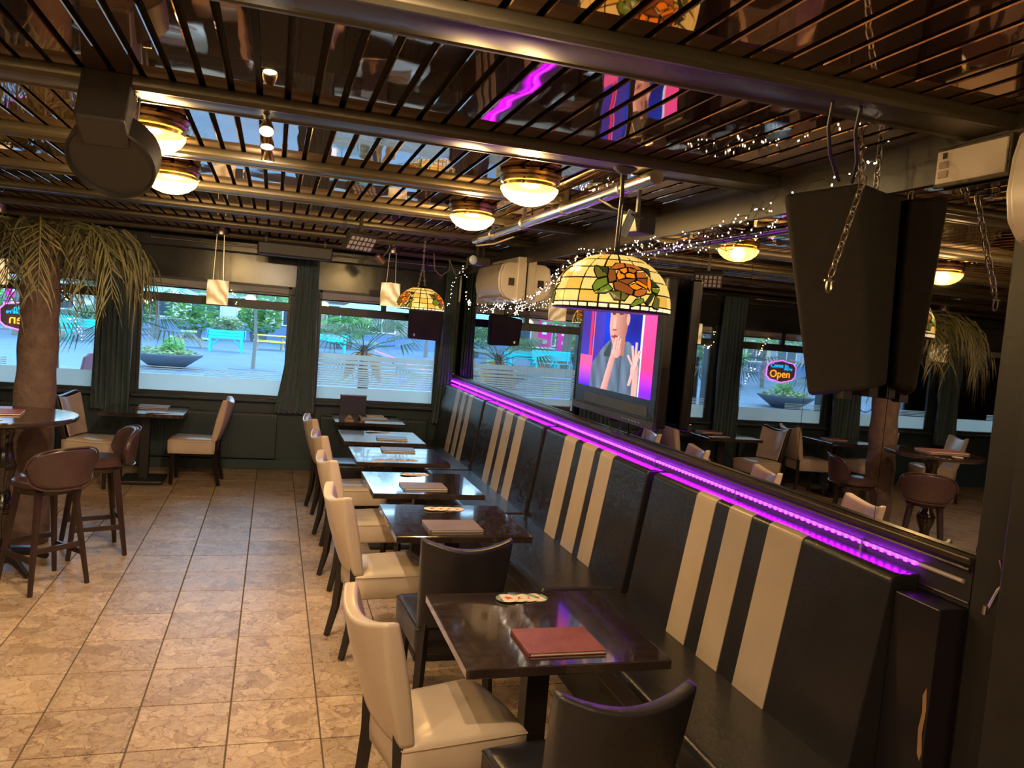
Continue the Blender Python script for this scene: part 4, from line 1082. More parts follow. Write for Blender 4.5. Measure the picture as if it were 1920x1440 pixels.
MB().box((0, 0, 0), (.26, .05, .16), rot).build('housing', m_spk2, t, bevel=.006)
for i in range(3):
    for j in range(6):
        MB().box(rot @ Vector((-.10 + j * .04, -.028, -.045 + i * .045)), (.026, .006, .03), rot).build('led_lens', M('led_lens_grey', (.35, .34, .33), .3) if (i, j) == (0, 0) else bpy.data.materials['led_lens_grey'], t)
MB().bb(-.012, .012, -.01, .01, .05, .19).build('hanger', m_spk2, t)
t = thing('mini_projector', 'small black projector with pale lens hanging near the right window', 'projector', (1.64, 6.8, 2.47), .3)
MB().box((.05, 0, 0), (.16, .14, .07)).build('housing', m_spk2, t, bevel=.01); MB().lathe([(.035, -.02), (.04, 0), (.03, .012), (.001, .016)], 16, (-.05, -.07, 0), Matrix.Rotation(PI / 2, 3, 'X')).build('lens', M('pale_lens', (.5, .6, .65), .2), t, smooth=True)
for s in (.02, .08): MB().bb(s, s + .015, -.01, .01, .03, .22).build('hanger', m_spk2, t)
t = thing('ceiling_spot', 'small copper coloured ceiling spot above the right window', 'spotlight', (.98, 8.1, 2.50), .4)
MB().lathe([(.001, .05), (.03, .05), (.036, .03), (.04, -.05), (.034, -.05), (.03, -.02), (.001, -.02)], 18, (0, 0, 0), Matrix.Rotation(-.9, 3, 'Y')).build('spot_head', M('copper_spot', (.45, .3, .22), .3, .8), t, smooth=True)
MB().tube([(.03, 0, .02), (.10, 0, .12), (.10, 0, .19)], .008, 6).build('arm', m_steel, t, smooth=True)
MB().tube([(1.62, 8.6, 2.66), (1.64, 8.6, 2.48), (1.72, 8.62, 2.42), (1.82, 8.65, 2.50), (1.80, 8.65, 2.62), (1.9, 8.7, 2.45), (2.02, 8.7, 2.55), (2.02, 8.7, 2.66)], .007, 6).build('hanging_wires', M('pale_wire', (.3, .26, .18), .5), smooth=True)
tag(bpy.data.objects['hanging_wires'], 'loops of pale cable hanging from the ceiling near the window corner', 'cable')

# ------------------------------------------------------------------ fairy lights
m_fairy = EM('fairy_bulb', (1.0, .85, .66), 9, False)
def fairy(label, pts, n_lines=2, amp=.035, dens=60, mat=None, size=.0033):
    t = thing('fairy_lights', label, 'string lights', pts[0], group='fairy light strings')
    o0 = Vector(pts[0]); P = [Vector(p) - o0 for p in pts]; rnd = random.Random(len(label))
    seg = sum((b_ - a).length for a, b_ in zip(P, P[1:]))
    bulbs = MB()
    for l in range(n_lines):
        path = []
        for a, c in zip(P, P[1:]):
            m = max(3, int((c - a).length / .06))
            for k in range(m):
                f = k / m
                path.append(a.lerp(c, f) + Vector((rnd.uniform(-1, 1) * amp * .5, rnd.uniform(-1, 1) * amp * .5, rnd.uniform(-1, 1) * amp)))
        path.append(P[-1]); MB().tube(path, .0016, 4).build('wire', m_wire, t)
        for k in range(int(seg * dens / n_lines)):
            i = rnd.randrange(len(path) - 1); p = path[i].lerp(path[i + 1], rnd.random()) + Vector((rnd.uniform(-1, 1), rnd.uniform(-1, 1), rnd.uniform(-1, 1))) * .012
            bulbs.ball(p, size, 6, 4)
    tag(bulbs.build('bulbs', mat or m_fairy, t), kind='stuff')
fairy('white fairy lights draped along the mirror from loudspeaker to air conditioner', [(2.12, 3.15, 2.56), (2.10, 3.4, 2.49), (2.10, 3.8, 2.445), (2.10, 4.2, 2.46), (2.10, 4.6, 2.465), (2.08, 5.0, 2.46), (2.08, 5.4, 2.50), (2.08, 5.5, 2.44), (2.10, 5.75, 2.40), (2.10, 6.1, 2.29), (2.10, 6.5, 2.19), (2.10, 7.0, 2.12), (2.08, 7.6, 2.09), (2.0, 8.0, 2.09)], 3, .045, 46)
fairy('white fairy lights hanging down at the corner by the window', [(1.98, 8.2, 2.10), (2.05, 8.7, 2.2), (2.10, 9.1, 2.45), (2.08, 9.2, 2.58), (2.0, 9.25, 2.4), (1.95, 9.25, 2.1)], 2, .03, 30)
fairy('white fairy lights hooked up by the top of the big loudspeaker', [(2.1, 3.1, 2.57), (2.1, 2.85, 2.6), (2.08, 2.55, 2.60), (2.0, 2.36, 2.58)], 1, .03, 26)
m_warmb = EM('warm_fairy_bulb', (1.0, .72, .36), 5, False)
fairy('warm string lights hanging down the left side of the middle window', [(-1.46, 9.76, 2.14), (-1.45, 9.76, 1.95), (-1.38, 9.77, 1.85), (-1.30, 9.78, 1.90)], 1, .03, 30, m_warmb, .006)
fairy('warm string lights dangling from the transom of the middle window', [(-.60, 9.76, 2.10), (-.45, 9.76, 2.05), (-.42, 9.76, 1.90), (-.3, 9.77, 1.88)], 1, .03, 26, m_warmb, .006)
fairy('warm string lights beside the neon sign', [(-2.35, 9.74, 2.10), (-2.2, 9.74, 1.9), (-2.12, 9.75, 1.6), (-2.02, 9.75, 1.4)], 2, .04, 30, m_warmb, .006)
m_col = [EM('green_flower_light', (.02, .8, .25), 2, False), EM('blue_flower_light', (.05, .12, 1.), 2, False), EM('red_flower_light', (1., .15, .12), 2, False)]
cl = thing('flower_lights', 'string of little coloured flower lights along the tops of the windows', 'string lights', (-2.9, 9.75, 2.12))
pth = [Vector((x, 0, .015 * math.sin(x * 5) - .03)) for x in [k * .15 for k in range(31)]]
MB().tube(pth, .002, 4).build('wire', m_wire, cl)
for k in range(22):
    x = .1 + k * .205; z = -.04 + .03 * math.sin(k * 2.3)
    b = MB()
    for q in range(5): b.ball((.012 * math.cos(q * 1.257), -.004, z + .012 * math.sin(q * 1.257)), .008, 5, 3)
    b.build('flower_bulb', m_col[(k * 5) % 3], cl)

# ------------------------------------------------------------------ neon sign in the left window
ns = thing('neon_sign', 'purple framed neon sign reading Open hanging in the left window', 'neon sign', (-2.58, 9.74, 1.62))
out = [(-.235, -.07), (-.24, .06), (-.19, .115), (-.11, .125), (0, .15), (.11, .13), (.19, .11), (.24, .055), (.24, -.07), (.18, -.12), (.09, -.135), (0, -.16), (-.1, -.14), (-.19, -.115)]
m_neonp = EM('purple_neon', (.75, .14, 1.0), 1.4); m_neonb = EM('blue_neon', (.0, .45, 1.0), 1.2); m_neono = EM('orange_neon', (1.0, .36, .03), 1.2)
MB().tube([(x, 0, z) for x, z in out], .010, 8, closed=True).build('frame_tube', m_neonp, ns, smooth=2)
MB().prism([(x * .97, z * .97) for x, z in out], .004, Matrix(((1, 0, 0, 0), (0, 0, -1, -.004), (0, 1, 0, 0), (0, 0, 0, 1)))).build('backing', M('neon_backing', (.34, .28, .40), .4), ns)
TR = Matrix(((-1, 0, 0, 0), (0, 0, 1, .004), (0, 1, 0, 0), (0, 0, 0, 1)))
for txt, sz, m, px, pz in (('Open', .15, m_neono, .02, -.045), ('Come in', .085, m_neonb, .04, .075), ("we're", .06, m_neonb, -.11, .035)):
    for side in (1, -1):
        me = text_mesh(txt, sz, m, 'neon_lettering', extrude=.003)
        o = bpy.data.objects.new('neon_lettering', me); link(o); o.parent = ns
        Q = TR.copy()
        if side < 0: Q = Matrix.Translation((0, -.016, 0)) @ Q
        o.matrix_local = Matrix.Translation((px, .002, pz)) @ Q
MB().ball((-.10, 0, .09), .016, 8, 5, (1, .4, 1)).build('orange_dot', m_neono, ns)
for s in (-.1, .1): MB().tube([(s, 0, .13), (s * .6, 0, .50)], .002, 4).build('cord', m_wire, ns)

# ------------------------------------------------------------------ hook on the near post
t = thing('coat_hook', 'silver curved coat hook on the dark post at the right edge', 'hook', (2.150, 1.80, 1.255))
MB().bb(.004, .016, -.018, .012, -.03, .05).build('plate', m_steel, t, bevel=.003)
MB().tube([(.004, 0, .03), (-.018, .0, .04), (-.03, .0, .07)], .006, 8).build('upper_hook', m_steel, t, smooth=True)
MB().tube([(.004, 0, -.01), (-.006, .012, -.03), (-.02, .018, -.07), (-.035, .018, -.10), (-.05, .014, -.10), (-.052, .01, -.075)], .007, 8).build('lower_hook', m_steel, t, smooth=True)

# ------------------------------------------------------------------ indoor palm
pl = thing('palm_tree', 'indoor palm with thick brown trunk and drooping fronds beside the round table', 'palm', (-1.70, 6.66, 0))
def trunk_fn(u, v):
    a = u * 2 * PI; r = .135 * (1.08 - .16 * v) * (1 + .04 * math.sin(v * 42)) * (1 + .03 * math.sin(3 * a + v * 9))
    return (r * math.cos(a) + .03 * math.sin(v * 2.2), r * math.sin(a), v * 2.34)
MB().grid(trunk_fn, 20, 60, closed_u=True).build('trunk', m_trunk, pl, smooth=2)
MB().tube([(.135 * math.cos(a) + .02, .135 * math.sin(a), .98) for a in [2 * PI * k / 16 for k in range(16)]], .004, 5, closed=True).build('tie_wire', m_wire, pl)
rnd = random.Random(3)
for q in range(19):
    a = q * 2 * PI / 19 + rnd.uniform(-.15, .15); Lf = rnd.uniform(.85, 1.15); rise = rnd.uniform(.06, .16)
    b = MB(); path = []
    for k in range(9):
        f = k / 8; path.append(Vector((math.cos(a) * Lf * math.sin(f * 1.45) * .82, math.sin(a) * Lf * math.sin(f * 1.45) * .82, min(2.58, 2.30 + rise * 4 * f * (1 - f) * 1.3 - .42 * f ** 3))))
    b.tube(path, [.014 * (1 - .8 * k / 8) for k in range(9)], 5)
    for k in range(56):
        f = .12 + .86 * k / 55; i = min(7, int(f * 8)); g = f * 8 - i; p = path[i].lerp(path[i + 1], g); d = (path[i + 1] - path[i]).normalized()
        side = Vector((-math.sin(a), math.cos(a), 0)); s = 1 if k % 2 else -1
        Ln = .46 * (1 - .45 * abs(f - .45)) * rnd.uniform(.7, 1.2); w = .011
        d1 = (side * s * rnd.uniform(.35, .75) + d * rnd.uniform(.4, .9) + Vector((0, 0, rnd.uniform(-.5, .05)))).normalized(); d2 = (side * s * rnd.uniform(-.05, .25) + d * rnd.uniform(.0, .4) + Vector((0, 0, -1))).normalized()
        m1 = p + d1 * Ln * .4; e1 = m1 + (d1 * .5 + d2 * .6) * Ln * .3; e = e1 + d2 * Ln * .42; wv = d * w
        b.add([p - wv * .5, p + wv * .5, m1 + wv, m1 - wv, e1 + wv * .8, e1 - wv * .8, e], [(0, 1, 2, 3), (3, 2, 4, 5), (5, 4, 6)])
    b.build('frond', m_frond, pl)
# ================================================================== outside
GZ = -.1
m_pave = M('paving_stones', (.066, .115, .175), .8, noise=(1.2, (.088, .145, .21), 8), bump=(3, .3))
g = MB().bb(-75, 45, YF + .22, 75, GZ - .2, GZ).build('ground', m_pave); struct(g)
# paving joints near the window, laid as slabs' dark seams
m_turq = M('turquoise_paint', (.005, .48, .50), .5); m_wood = M('weathered_wood', (.38, .29, .20), .8, noise=(5, (.30, .22, .15)))
m_yel = M('yellow_paint', (.75, .60, .05), .5); m_grn = M('lime_paint', (.22, .60, .14), .5); m_dk = M('planter_grey', (.10, .115, .13), .7)
m_fol = M('tree_foliage', (.12, .34, .09), .6, noise=(.8, (.28, .52, .16)), tl=.45); m_fol2 = M('hedge_foliage', (.16, .26, .10), .7, noise=(2, (.28, .36, .18)), tl=.3)
def foliage(name, c, rad, n, size, m, parent, rnd):
    b = MB()
    for k in range(n):
        while True:
            p = Vector((rnd.uniform(-1, 1), rnd.uniform(-1, 1), rnd.uniform(-1, 1)))
            if p.length < 1: break
        p = p * (.55 + .45 * rnd.random()) if p.length < .5 else p
        p = Vector((p.x * rad[0], p.y * rad[1], p.z * rad[2])) + Vector(c)
        q = Matrix.Rotation(rnd.uniform(0, 6.3), 3, 'Z') @ Matrix.Rotation(rnd.uniform(-1.2, 1.2), 3, 'X'); s = size * rnd.uniform(.6, 1.3)
        b.add([p + q @ Vector(v) * s for v in ((-.5, 0, 0), (0, -.28, .03), (.5, 0, 0), (0, .28, .03))], [(0, 1, 2, 3)])
    return tag(b.build(name, m, parent), kind='stuff')
rnd = random.Random(11)
# planter tables with hedges
def planter(label, x, y, w):
    t = thing('planter_table', label, 'planter', (x, y, GZ), group='turquoise planters on the square')
    for k in range(3): MB().bb(-w / 2, w / 2, -.40, -.36, .60 + k * .13, .715 + k * .13).build('front_board', m_turq, t)
    for k in range(3): MB().bb(-w / 2, w / 2, .36, .40, .60 + k * .13, .715 + k * .13).build('rear_board', m_turq, t)
    for s in (-1, 1):
        MB().bb(s * w / 2 - .03, s * w / 2 + .03, -.4, .4, .60, .98).build('end_board', m_turq, t)
        for q in (-1, 1): MB().bb(s * (w / 2 - .12) - .05, s * (w / 2 - .12) + .05, q * .34 - .05, q * .34 + .05, 0, .62).build('leg', m_turq, t)
        MB().tube([(s * (w / 2 - .15), -.35, .25), (s * (w / 2 - .5), -.35, .60)], .03, 4).build('brace', m_turq, t)
    foliage('hedge', (0, 0, 1.2), (w / 2 - .05, .38, .40), 700, .16, m_fol2, t, rnd)
planter('turquoise planter table with round green bush, outside the middle window', -2.0, 37.7, 1.55)
planter('turquoise planter table outside the right window, left of the potted palm', 2.65, 44.0, 2.4)
planter('turquoise planter table outside the left window beyond the palm trunk', -8.0, 39.3, 1.6)
def picnic(label, x, y, m, rz=0):
    t = thing('picnic_table', label, 'picnic table', (x, y, GZ), rz, 'picnic tables on the square')
    for k in range(4): MB().bb(-.8, .8, -.34 + k * .175, -.34 + k * .175 + .15, .72, .76).build('top_board', m, t)
    for s in (-1, 1):
        for k in range(2): MB().bb(-.8, .8, s * .72 - .14 + k * .15, s * .72 - .14 + k * .15 + .13, .42, .46).build('seat_board', m, t)
        for q in (-1, 1): MB().tube([(q * .6, s * .12, .72), (q * .6, s * .62, .0)], .045, 4).build('leg', m_wood, t)
        MB().bb(s * .6 - .02, s * .6 + .02, -.8, .8, .36, .42).build('cross_beam', m_wood, t)
picnic('picnic table with lime green top left of the turquoise planter', -3.75, 39.5, m_grn, PI / 2 + .1)
picnic('picnic table with yellow boards right of the turquoise planter', -.15, 42.0, m_yel, .05)
picnic('wooden picnic table by the turquoise benches', -10.5, 42.5, m_wood, .1)
# turquoise benches seen through the mirror
for k, (x, w) in enumerate(((-9.9, .85), (-8.75, 1.3), (-11.3, 1.0))):
    t = thing('park_bench', ['turquoise slatted bench in the middle of the three on the square', 'widest turquoise slatted bench on the square, nearest the planter', 'turquoise slatted bench at the outer end of the three on the square'][k], 'bench', (x, 38.2 - .5 * k, GZ), .08, 'turquoise benches')
    for j in range(4): MB().bb(-w / 2, w / 2, .20, .23, .62 + j * .125, .73 + j * .125).build('back_slat', m_turq, t)
    for j in range(3): MB().bb(-w / 2, w / 2, -.25 + j * .14, -.13 + j * .14, .46, .49).build('seat_slat', m_turq, t)
    for s in (-1, 1):
        MB().tube([(s * w * .36, .24, 1.05), (s * w * .36, .16, .48), (s * w * .36, .26, 0)], .035, 4).build('rear_leg', m_turq, t)
        MB().tube([(s * w * .36, -.2, .48), (s * w * .36, -.26, 0)], .035, 4).build('front_leg', m_turq, t)
# bowl planters
for x, y, lb in ((-3.05, 26.1, 'outside the middle window'), (-13.4, 24.4, 'outside the sign window, seen in the mirror')):
    t = thing('bowl_planter', 'wide grey planter bowl with low plants ' + lb, 'planter', (x, y, GZ), group='planter bowls')
    MB().lathe([(.001, 0), (.45, 0), (1.0, .40), (1.02, .46), (.96, .46), (.9, .40), (.001, .38)], 32).build('bowl', m_dk, t, smooth=True)
    foliage('plants', (0, 0, .5), (.85, .85, .14), 420, .16, m_fol2, t, rnd); foliage('bush', (.15, 0, .68), (.35, .35, .26), 300, .14, m_fol, t, rnd)
# trees
def tree_(label, x, y, h, r, crown, tr=.10, n=1500, ls=.34):
    t = thing('tree', label, 'tree', (x, y, GZ), group='trees on the square')
    MB().tube([(0, 0, 0), (.04, .02, h * .4), (-.02, .0, h * .75), (.03, 0, h + .3)], [tr * 1.2, tr, tr * .85, tr * .5], 8).build('trunk', M('tree_bark', (.16, .14, .12), .9) if 'tree_bark' not in bpy.data.materials else bpy.data.materials['tree_bark'], t, smooth=True)
    foliage('crown', (0, 0, h + crown * .55), (r, r, crown), n, ls, m_fol, t, rnd)
tree_('slim young tree outside the middle window, standing in a square pit', -.6, 27.8, 2.75, 2.4, 1.3, .055, 1100, .3)
tree_('leafy tree behind the lime green picnic table', -6.0, 46.0, 3.0, 3.6, 2.1)
tree_('leafy tree behind the yellow picnic table', 1.2, 51.0, 3.2, 3.6, 2.2)
tree_('leafy tree at the right of the square', 8.6, 46.0, 3.0, 3.8, 2.2)
tree_('thick grey-barked tree beside the wooden counter', -10.9, 40.4, 3.2, 3.4, 2.0, .27)
tree_('leafy tree behind the parked bicycle', -21.0, 37.0, 2.8, 3.8, 2.2)
tree_('leafy tree at the far left of the square', -30.0, 42.0, 3.0, 4.0, 2.4)
pit = MB().bb(-1.35, .15, 27.2, 28.4, GZ, GZ + .012).build('tree_pit', M('dark_soil', (.10, .13, .16), .9)); tag(pit, 'dark square tree pit in the paving around the young tree', 'tree pit')
for x, y, w, lb in ((-4.6, 50.5, 1.6, 'behind the lime green picnic table'), (-.9, 52.0, 1.4, 'between the turquoise planter and the yellow picnic table'), (4.2, 50.0, 1.8, 'outside the right window beyond the planter'), (-8.2, 51.0, 1.7, 'beyond the turquoise benches'), (-15.5, 50.0, 2.0, 'beside the wooden steps'), (-24.0, 46.0, 2.2, 'at the far left of the square')):
    t = thing('shrub', 'dense green shrub in a grey tub ' + lb, 'shrub', (x, y, GZ), group='shrubs in tubs')
    MB().lathe([(.001, 0), (.45, 0), (.55, .55), (.48, .55), (.46, .5), (.001, .48)], 20).build('tub', m_dk, t, smooth=True)
    foliage('leaves', (0, 0, 1.5), (w, .9, 1.1), 900, .3, m_fol, t, rnd)
# counter, banner, steps seen through the mirror
t = thing('bar_counter', 'tall wooden plank counter on the square beside the grey-barked tree', 'counter', (-9.75, 41.2, GZ))
for k in range(7): MB().bb(-.45 + k * .13, -.335 + k * .13, -.3, .3, 0, 1.12).build('plank', m_wood, t)
MB().bb(-.6, 1.3, -.4, .4, 1.12, 1.20).build('counter_top', M('pale_top', (.5, .52, .5), .5), t, bevel=.02)
for xx, lb in ((-12.4, 'bright pink upright banner with white print near the steps'), (-11.15, 'narrow pink banner behind the wooden counter')):
    t = thing('banner', lb, 'banner', (xx, 45.0, GZ), group='pink banners')
    MB().bb(-.42, .42, -.012, .012, .35, 3.6).build('cloth', M('pink_cloth', (.85, .03, .32), .7), t); MB().tube([(-.45, 0, 0), (-.45, 0, 3.7)], .03, 8).build('pole', m_steel, t, smooth=True)
    for k in range(4): MB().bb(-.2 + .05 * k, .1 + .04 * k, -.016, -.012, .8 + k * .55, 1.0 + k * .55).build('print', m_white, t)
    MB().lathe([(.001, 0), (.3, 0), (.28, .06), (.001, .08)], 16, (-.45, 0, 0)).build('foot', m_dk, t, smooth=True)
t = thing('wooden_steps', 'dark and pale wooden steps of a terrace behind the tree', 'steps', (-14.4, 42.0, GZ))
for k in range(4): MB().bb(-1.1, 1.1, k * .35, k * .35 + .4, .16 + k * .2, .22 + k * .2).build('tread', M('pale_tread', (.55, .55, .52), .7) if k == 0 else bpy.data.materials['pale_tread'], t)
for s in (-1.15, 1.15): MB().bb(s - .05, s + .05, 0, 1.5, 0, .9).build('stringer', m_wood, t)
# parasols
for x, y, lb in ((-4.6, 33.5, 'left of the young tree'), (4.4, 36.0, 'outside the right window')):
    t = thing('parasol', 'pale green open parasol on the square ' + lb, 'parasol', (x, y, GZ), group='pale parasols')
    MB().lathe([(1.75, 2.35), (1.2, 2.62), (.5, 2.95), (.02, 3.1)], 8).build('canopy', M('parasol_cloth', (.35, .62, .58), .8, tl=.4) if 'parasol_cloth' not in bpy.data.materials else bpy.data.materials['parasol_cloth'], t, solid=.01)
    MB().tube([(0, 0, 0), (0, 0, 3.05)], .03, 8).build('pole', m_wood, t, smooth=True); MB().lathe([(.001, 0), (.32, 0), (.3, .08), (.001, .1)], 16).build('foot', m_dk, t, smooth=True)
    for k in range(8): a = k * PI / 4; MB().tube([(0, 0, 3.02), (1.72 * math.cos(a), 1.72 * math.sin(a), 2.34)], .012, 4).build('rib', m_wood, t)
# bicycle
bc = thing('bicycle', 'black city bicycle parked outside, seen in the mirror below the loudspeaker', 'bicycle', (-17.4, 24.3, GZ), .05)
m_bk = M('bicycle_black', (.02, .02, .02), .5)
for x in (-.52, .55):
    MB().tube([(x + .34 * math.cos(a), 0, .36 + .34 * math.sin(a)) for a in [2 * PI * k / 24 for k in range(24)]], .022, 6, closed=True).build('tyre', m_bk, bc, smooth=2)
    b = MB()
    for k in range(10): a = k * PI / 5; b.tube([(x, 0, .36), (x + .33 * math.cos(a), 0, .36 + .33 * math.sin(a))], .004, 3)
    tag(b.build('spokes', m_steel, bc), kind='stuff')
for p in ([(-.52, 0, .36), (-.12, 0, .36), (.40, 0, .80), (-.20, 0, .82), (-.12, 0, .36)], [(-.52, 0, .36), (-.20, 0, .82), (-.24, 0, .95)], [(.55, 0, .36), (.40, 0, .80), (.36, 0, 1.02)]): MB().tube(p, .018, 6).build('frame_tube', m_bk, bc, smooth=True)
MB().tube([(.2, -.28, 1.02), (.36, -.2, 1.05), (.38, 0, 1.03), (.36, .2, 1.05), (.2, .28, 1.02)], .014, 6).build('handlebar', m_steel, bc, smooth=True)
MB().ball((-.25, 0, .97), .12, 8, 5, (1, .6, .3)).build('saddle', m_bk, bc, smooth=True); MB().bb(-.8, -.25, -.07, .07, .74, .76).build('rack', m_bk, bc)
# yellow board
yb = thing('yellow_board', 'yellow board with black lettering outside the far left window', 'board', (-18.6, 21.5, GZ), .15)
MB().bb(-.75, .75, -.03, .03, .05, 1.35).build('panel', M('yellow_board_paint', (.80, .62, .06), .5), yb, bevel=.01); MB().bb(-.62, .62, -.034, -.03, .55, 1.0).build('poster', M('pale_poster', (.62, .68, .62), .6), yb)
for s in (-.7, .7): MB().bb(s - .03, s + .03, -.02, .3, 0, .5).build('stay', m_dk, yb)
o = bpy.data.objects.new('lettering', text_mesh('OP ZUID', .34, M('board_ink', (.03, .03, .03), .6), 'lettering', .003)); link(o); o.parent = yb; o.location = (0, -.034, .32); o.rotation_euler = (PI / 2, 0, 0)
MB().bb(-.45, .45, -.035, -.03, .14, .17).build('underline', bpy.data.materials['board_ink'], yb)
# tall terrace chair just outside the left window
tc_ = thing('terrace_chair', 'dark red rounded terrace chair just outside the left window by the curtain', 'chair', (-2.6, 12.5, GZ), 1.1)
m_dr = M('dark_red_plastic', (.12, .02, .035), .5)
MB().prism([(-.19, 0), (.19, 0), (.20, .35), (.15, .52), (.05, .575), (-.05, .575), (-.15, .52), (-.20, .35)], .04, Matrix(((1, 0, 0, 0), (0, 0, 1, -.2), (0, 1, 0, .62), (0, 0, 0, 1)))).build('backrest', m_dr, tc_, bevel=.012)
MB().bb(-.2, .2, -.2, .2, .44, .50).build('seat', m_dr, tc_, bevel=.015)
for s in (-1, 1): MB().bb(s * .12 - .015, s * .12 + .015, -.2, -.17, .48, .70).build('back_post', m_dk, tc_)
for a, c in ((-1, -1), (1, -1), (1, 1), (-1, 1)): MB().tube([(a * .15, c * .15, .45), (a * .2, c * .2, 0)], .018, 6).build('leg', m_dk, tc_, smooth=True)
# seated person far away
ps = thing('person', 'person in a pale blue top and blue trousers sitting far outside on the square', 'person', (1.15, 46.5, GZ), -2.6)
def skin_body(name, pts, edges, m, parent):
    me = bpy.data.meshes.new(name); me.from_pydata([p[0] for p in pts], edges, []); o = bpy.data.objects.new(name, me); me.materials.append(m); link(o); o.parent = parent
    md = o.modifiers.new('skin', 'SKIN'); 
    for i, p in enumerate(pts): me.skin_vertices[0].data[i].radius = (p[1], p[1])
    me.skin_vertices[0].data[0].use_root = True
    s = o.modifiers.new('sub', 'SUBSURF'); s.levels = 1; s.render_levels = 1
    return o
pts = [((0, 0, .50), .15), ((.02, 0, .75), .14), ((.06, 0, 1.0), .16), ((.08, 0, 1.12), .06), ((.10, 0, 1.28), .105),
       ((.08, .18, 1.0), .06), ((.16, .24, .76), .045), ((.34, .14, .66), .035), ((.08, -.18, 1.0), .06), ((.16, -.24, .76), .045), ((.34, -.14, .66), .035),
       ((.10, .10, .50), .09), ((.45, .12, .52), .07), ((.42, .12, .10), .045), ((.56, .12, .05), .04), ((.10, -.10, .50), .09), ((.45, -.12, .52), .07), ((.42, -.12, .10), .045), ((.56, -.12, .05), .04)]
me = skin_body('body', pts, [(0, 1), (1, 2), (2, 3), (3, 4), (2, 5), (5, 6), (6, 7), (2, 8), (8, 9), (9, 10), (0, 11), (11, 12), (12, 13), (13, 14), (0, 15), (15, 16), (16, 17), (17, 18)], M('blue_denim', (.06, .14, .38), .8), ps)
MB().lathe([(.17, .48), (.175, .7), (.18, .95), (.12, 1.08), (.05, 1.12)], 12, (.04, 0, 0)).build('top', M('pale_blue_cloth', (.5, .62, .72), .8), ps, smooth=True)
MB().ball((.09, 0, 1.33), .11, 10, 6).build('hair', M('brown_hair', (.08, .05, .03), .7), ps, smooth=True)
MB().ball((.155, 0, 1.27), .085, 10, 6, (.8, .8, 1.1)).build('face', M('skin_tone', (.55, .33, .24), .6), ps, smooth=True)
bx = MB().bb(-.35, .35, -.25, .25, 0, .42).build('stone_seat', m_dk, bevel=.02); bx.location = (1.15, 46.5, GZ); tag(bx, 'low grey block the far person sits on', 'seat')
# potted fan palms right outside the windows
def fan_palm(label, x, y, h, n, seed, r=.55, dry=False):
    t = thing('fan_palm', label, 'palm', (x, y, GZ), group='fan palms outside the windows'); rr = random.Random(seed)
    MB().lathe([(.001, 0), (.17, 0), (.22, .36), (.24, .40), (.20, .40), (.19, .34), (.001, .34)], 20).build('pot', M('terracotta', (.32, .14, .08), .8) if 'terracotta' not in bpy.data.materials else bpy.data.materials['terracotta'], t, smooth=True)
    MB().tube([(0, 0, .34), (.02, 0, h * .6), (0, 0, h + .1)], [.06, .08, .05], 10).build('trunk', m_trunk, t, smooth=True)
    if dry:
        m = M('dry_orange_leaf', (.50, .22, .04), .7)
        for k in range(8):
            a = k * .8; MB().add([(.06 * math.cos(a), .06 * math.sin(a), h), (.24 * math.cos(a), .24 * math.sin(a), h - .12), (.28 * math.cos(a + .2), .28 * math.sin(a + .2), h - .42), (.20 * math.cos(a - .2), .2 * math.sin(a - .2), h - .3)], [(0, 1, 2, 3)]).build('dry_leaf', m, t, solid=.004)
    for k in range(n):
        a = k * 2.4 + rr.uniform(-.3, .3); el = rr.uniform(-.35, .8); L_ = rr.uniform(.35, .6)
        d = Vector((math.cos(a) * math.cos(el), math.sin(a) * math.cos(el), math.sin(el)))
        b = MB(); p0 = Vector((0, 0, h)); p1 = p0 + d * L_; b.tube([p0, p0.lerp(p1, .5) + Vector((0, 0, .04)), p1], .007, 4)
        side = d.cross(Vector((0, 0, 1))).normalized(); nrm = side.cross(d)
        for j in range(17):
            f = -1.25 + 2.5 * j / 16; dd = (d * math.cos(f) + side * math.sin(f)).normalized(); e = p1 + dd * r * (1 - .12 * abs(f)) + Vector((0, 0, -.12 - .06 * abs(f)))
            m1 = p1 + dd * r * .5; w = (side * math.cos(f) - d * math.sin(f)) * .012
            b.add([p1, m1 - w, e, m1 + w], [(0, 1, 2, 3)])
        b.build('leaf', m_leaf, t)
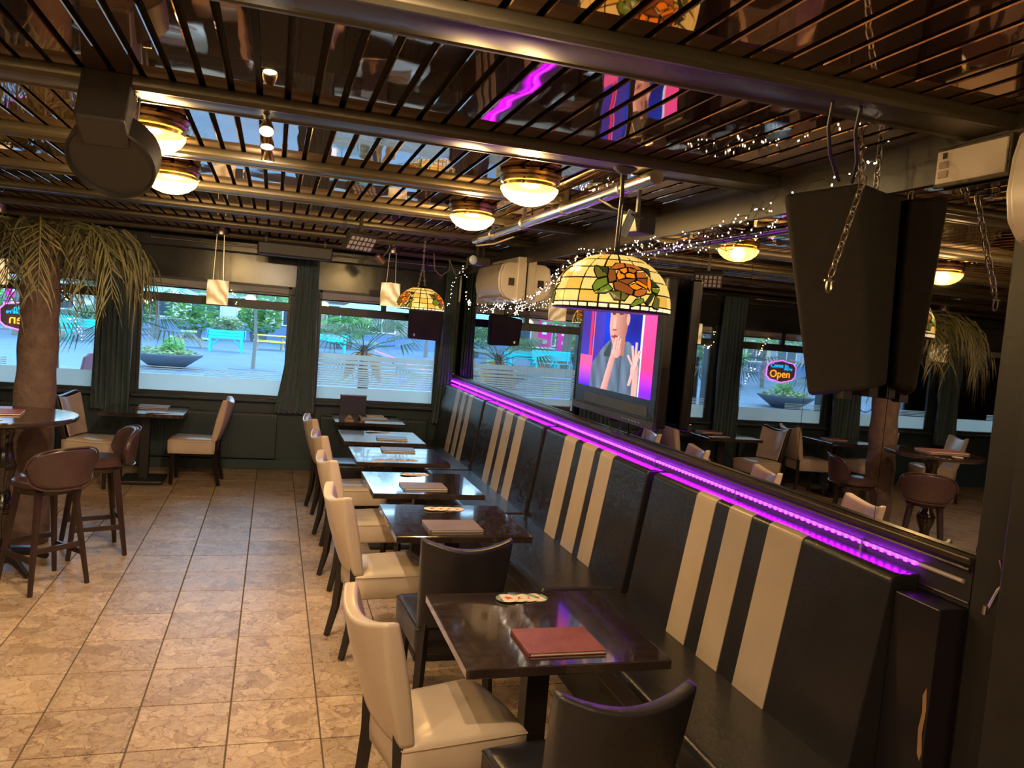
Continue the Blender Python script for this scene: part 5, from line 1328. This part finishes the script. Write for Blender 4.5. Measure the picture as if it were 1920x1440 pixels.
fan_palm('potted fan palm outside the left end of the middle window', -1.78, 10.75, 1.72, 12, 1)
fan_palm('potted fan palm outside the left window behind the neon sign', -2.62, 11.0, 1.80, 12, 2)
fan_palm('potted fan palm with dry orange leaves outside the right window', 1.22, 11.2, 1.52, 14, 3, .55, True)
fan_palm('potted fan palm outside the bicycle window', -4.4, 10.9, 1.7, 10, 4)
fan_palm('potted fan palm outside the yellow board window', -6.3, 10.9, 1.7, 10, 5)
# houses around the square
m_win = M('dark_shop_glass', (.04, .06, .08), .1); m_fr = M('white_frame', (.6, .62, .6), .6)
cols = [(.52, .50, .44), (.30, .26, .22), (.58, .58, .56), (.38, .20, .14), (.50, .46, .38), (.28, .32, .36), (.56, .52, .46)]
desc = ['cream rendered house with shop windows behind the right window', 'brown house with shop windows behind the yellow picnic table', 'white house with shop windows behind the turquoise planter', 'red brick house behind the left window', 'sand coloured house behind the pink banners', 'blue-grey house behind the bicycle', 'pale house at the far left end of the square']
x = 24.
for k in range(7):
    w = 12.; t = thing('house', desc[k], 'building', (x - w / 2, 58, GZ), group='houses around the square')
    MB().bb(-w / 2 + .02, w / 2 - .02, 0, 6, 0, 9).build('wall', M('facade_%d' % k, cols[k], .9, noise=(.6, tuple(c * .85 for c in cols[k]))), t)
    MB().bb(-w / 2, w / 2, -.06, 0, 0, .9).build('plinth', M('plinth_blue', (.10, .17, .30), .7) if 'plinth_blue' not in bpy.data.materials else bpy.data.materials['plinth_blue'], t)
    MB().bb(-w / 2, w / 2, -.3, 0, 3.0, 3.35).build('cornice', m_fr, t)
    for f in range(2):
        for j in range(4):
            cx = -w / 2 + 1.5 + j * 3; z0, z1 = ((1.0, 2.8) if f == 0 else (4.4, 6.4))
            o = MB().bb(cx - 1.0, cx + 1.0, -.10, .0, z0, z1).build('window_frame', m_fr, t); MB().bb(cx - .9, cx - .05, -.12, -.10, z0 + .1, z1 - .1).build('pane', m_win, o); MB().bb(cx + .05, cx + .9, -.12, -.10, z0 + .1, z1 - .1).build('pane', m_win, o)
    x -= w
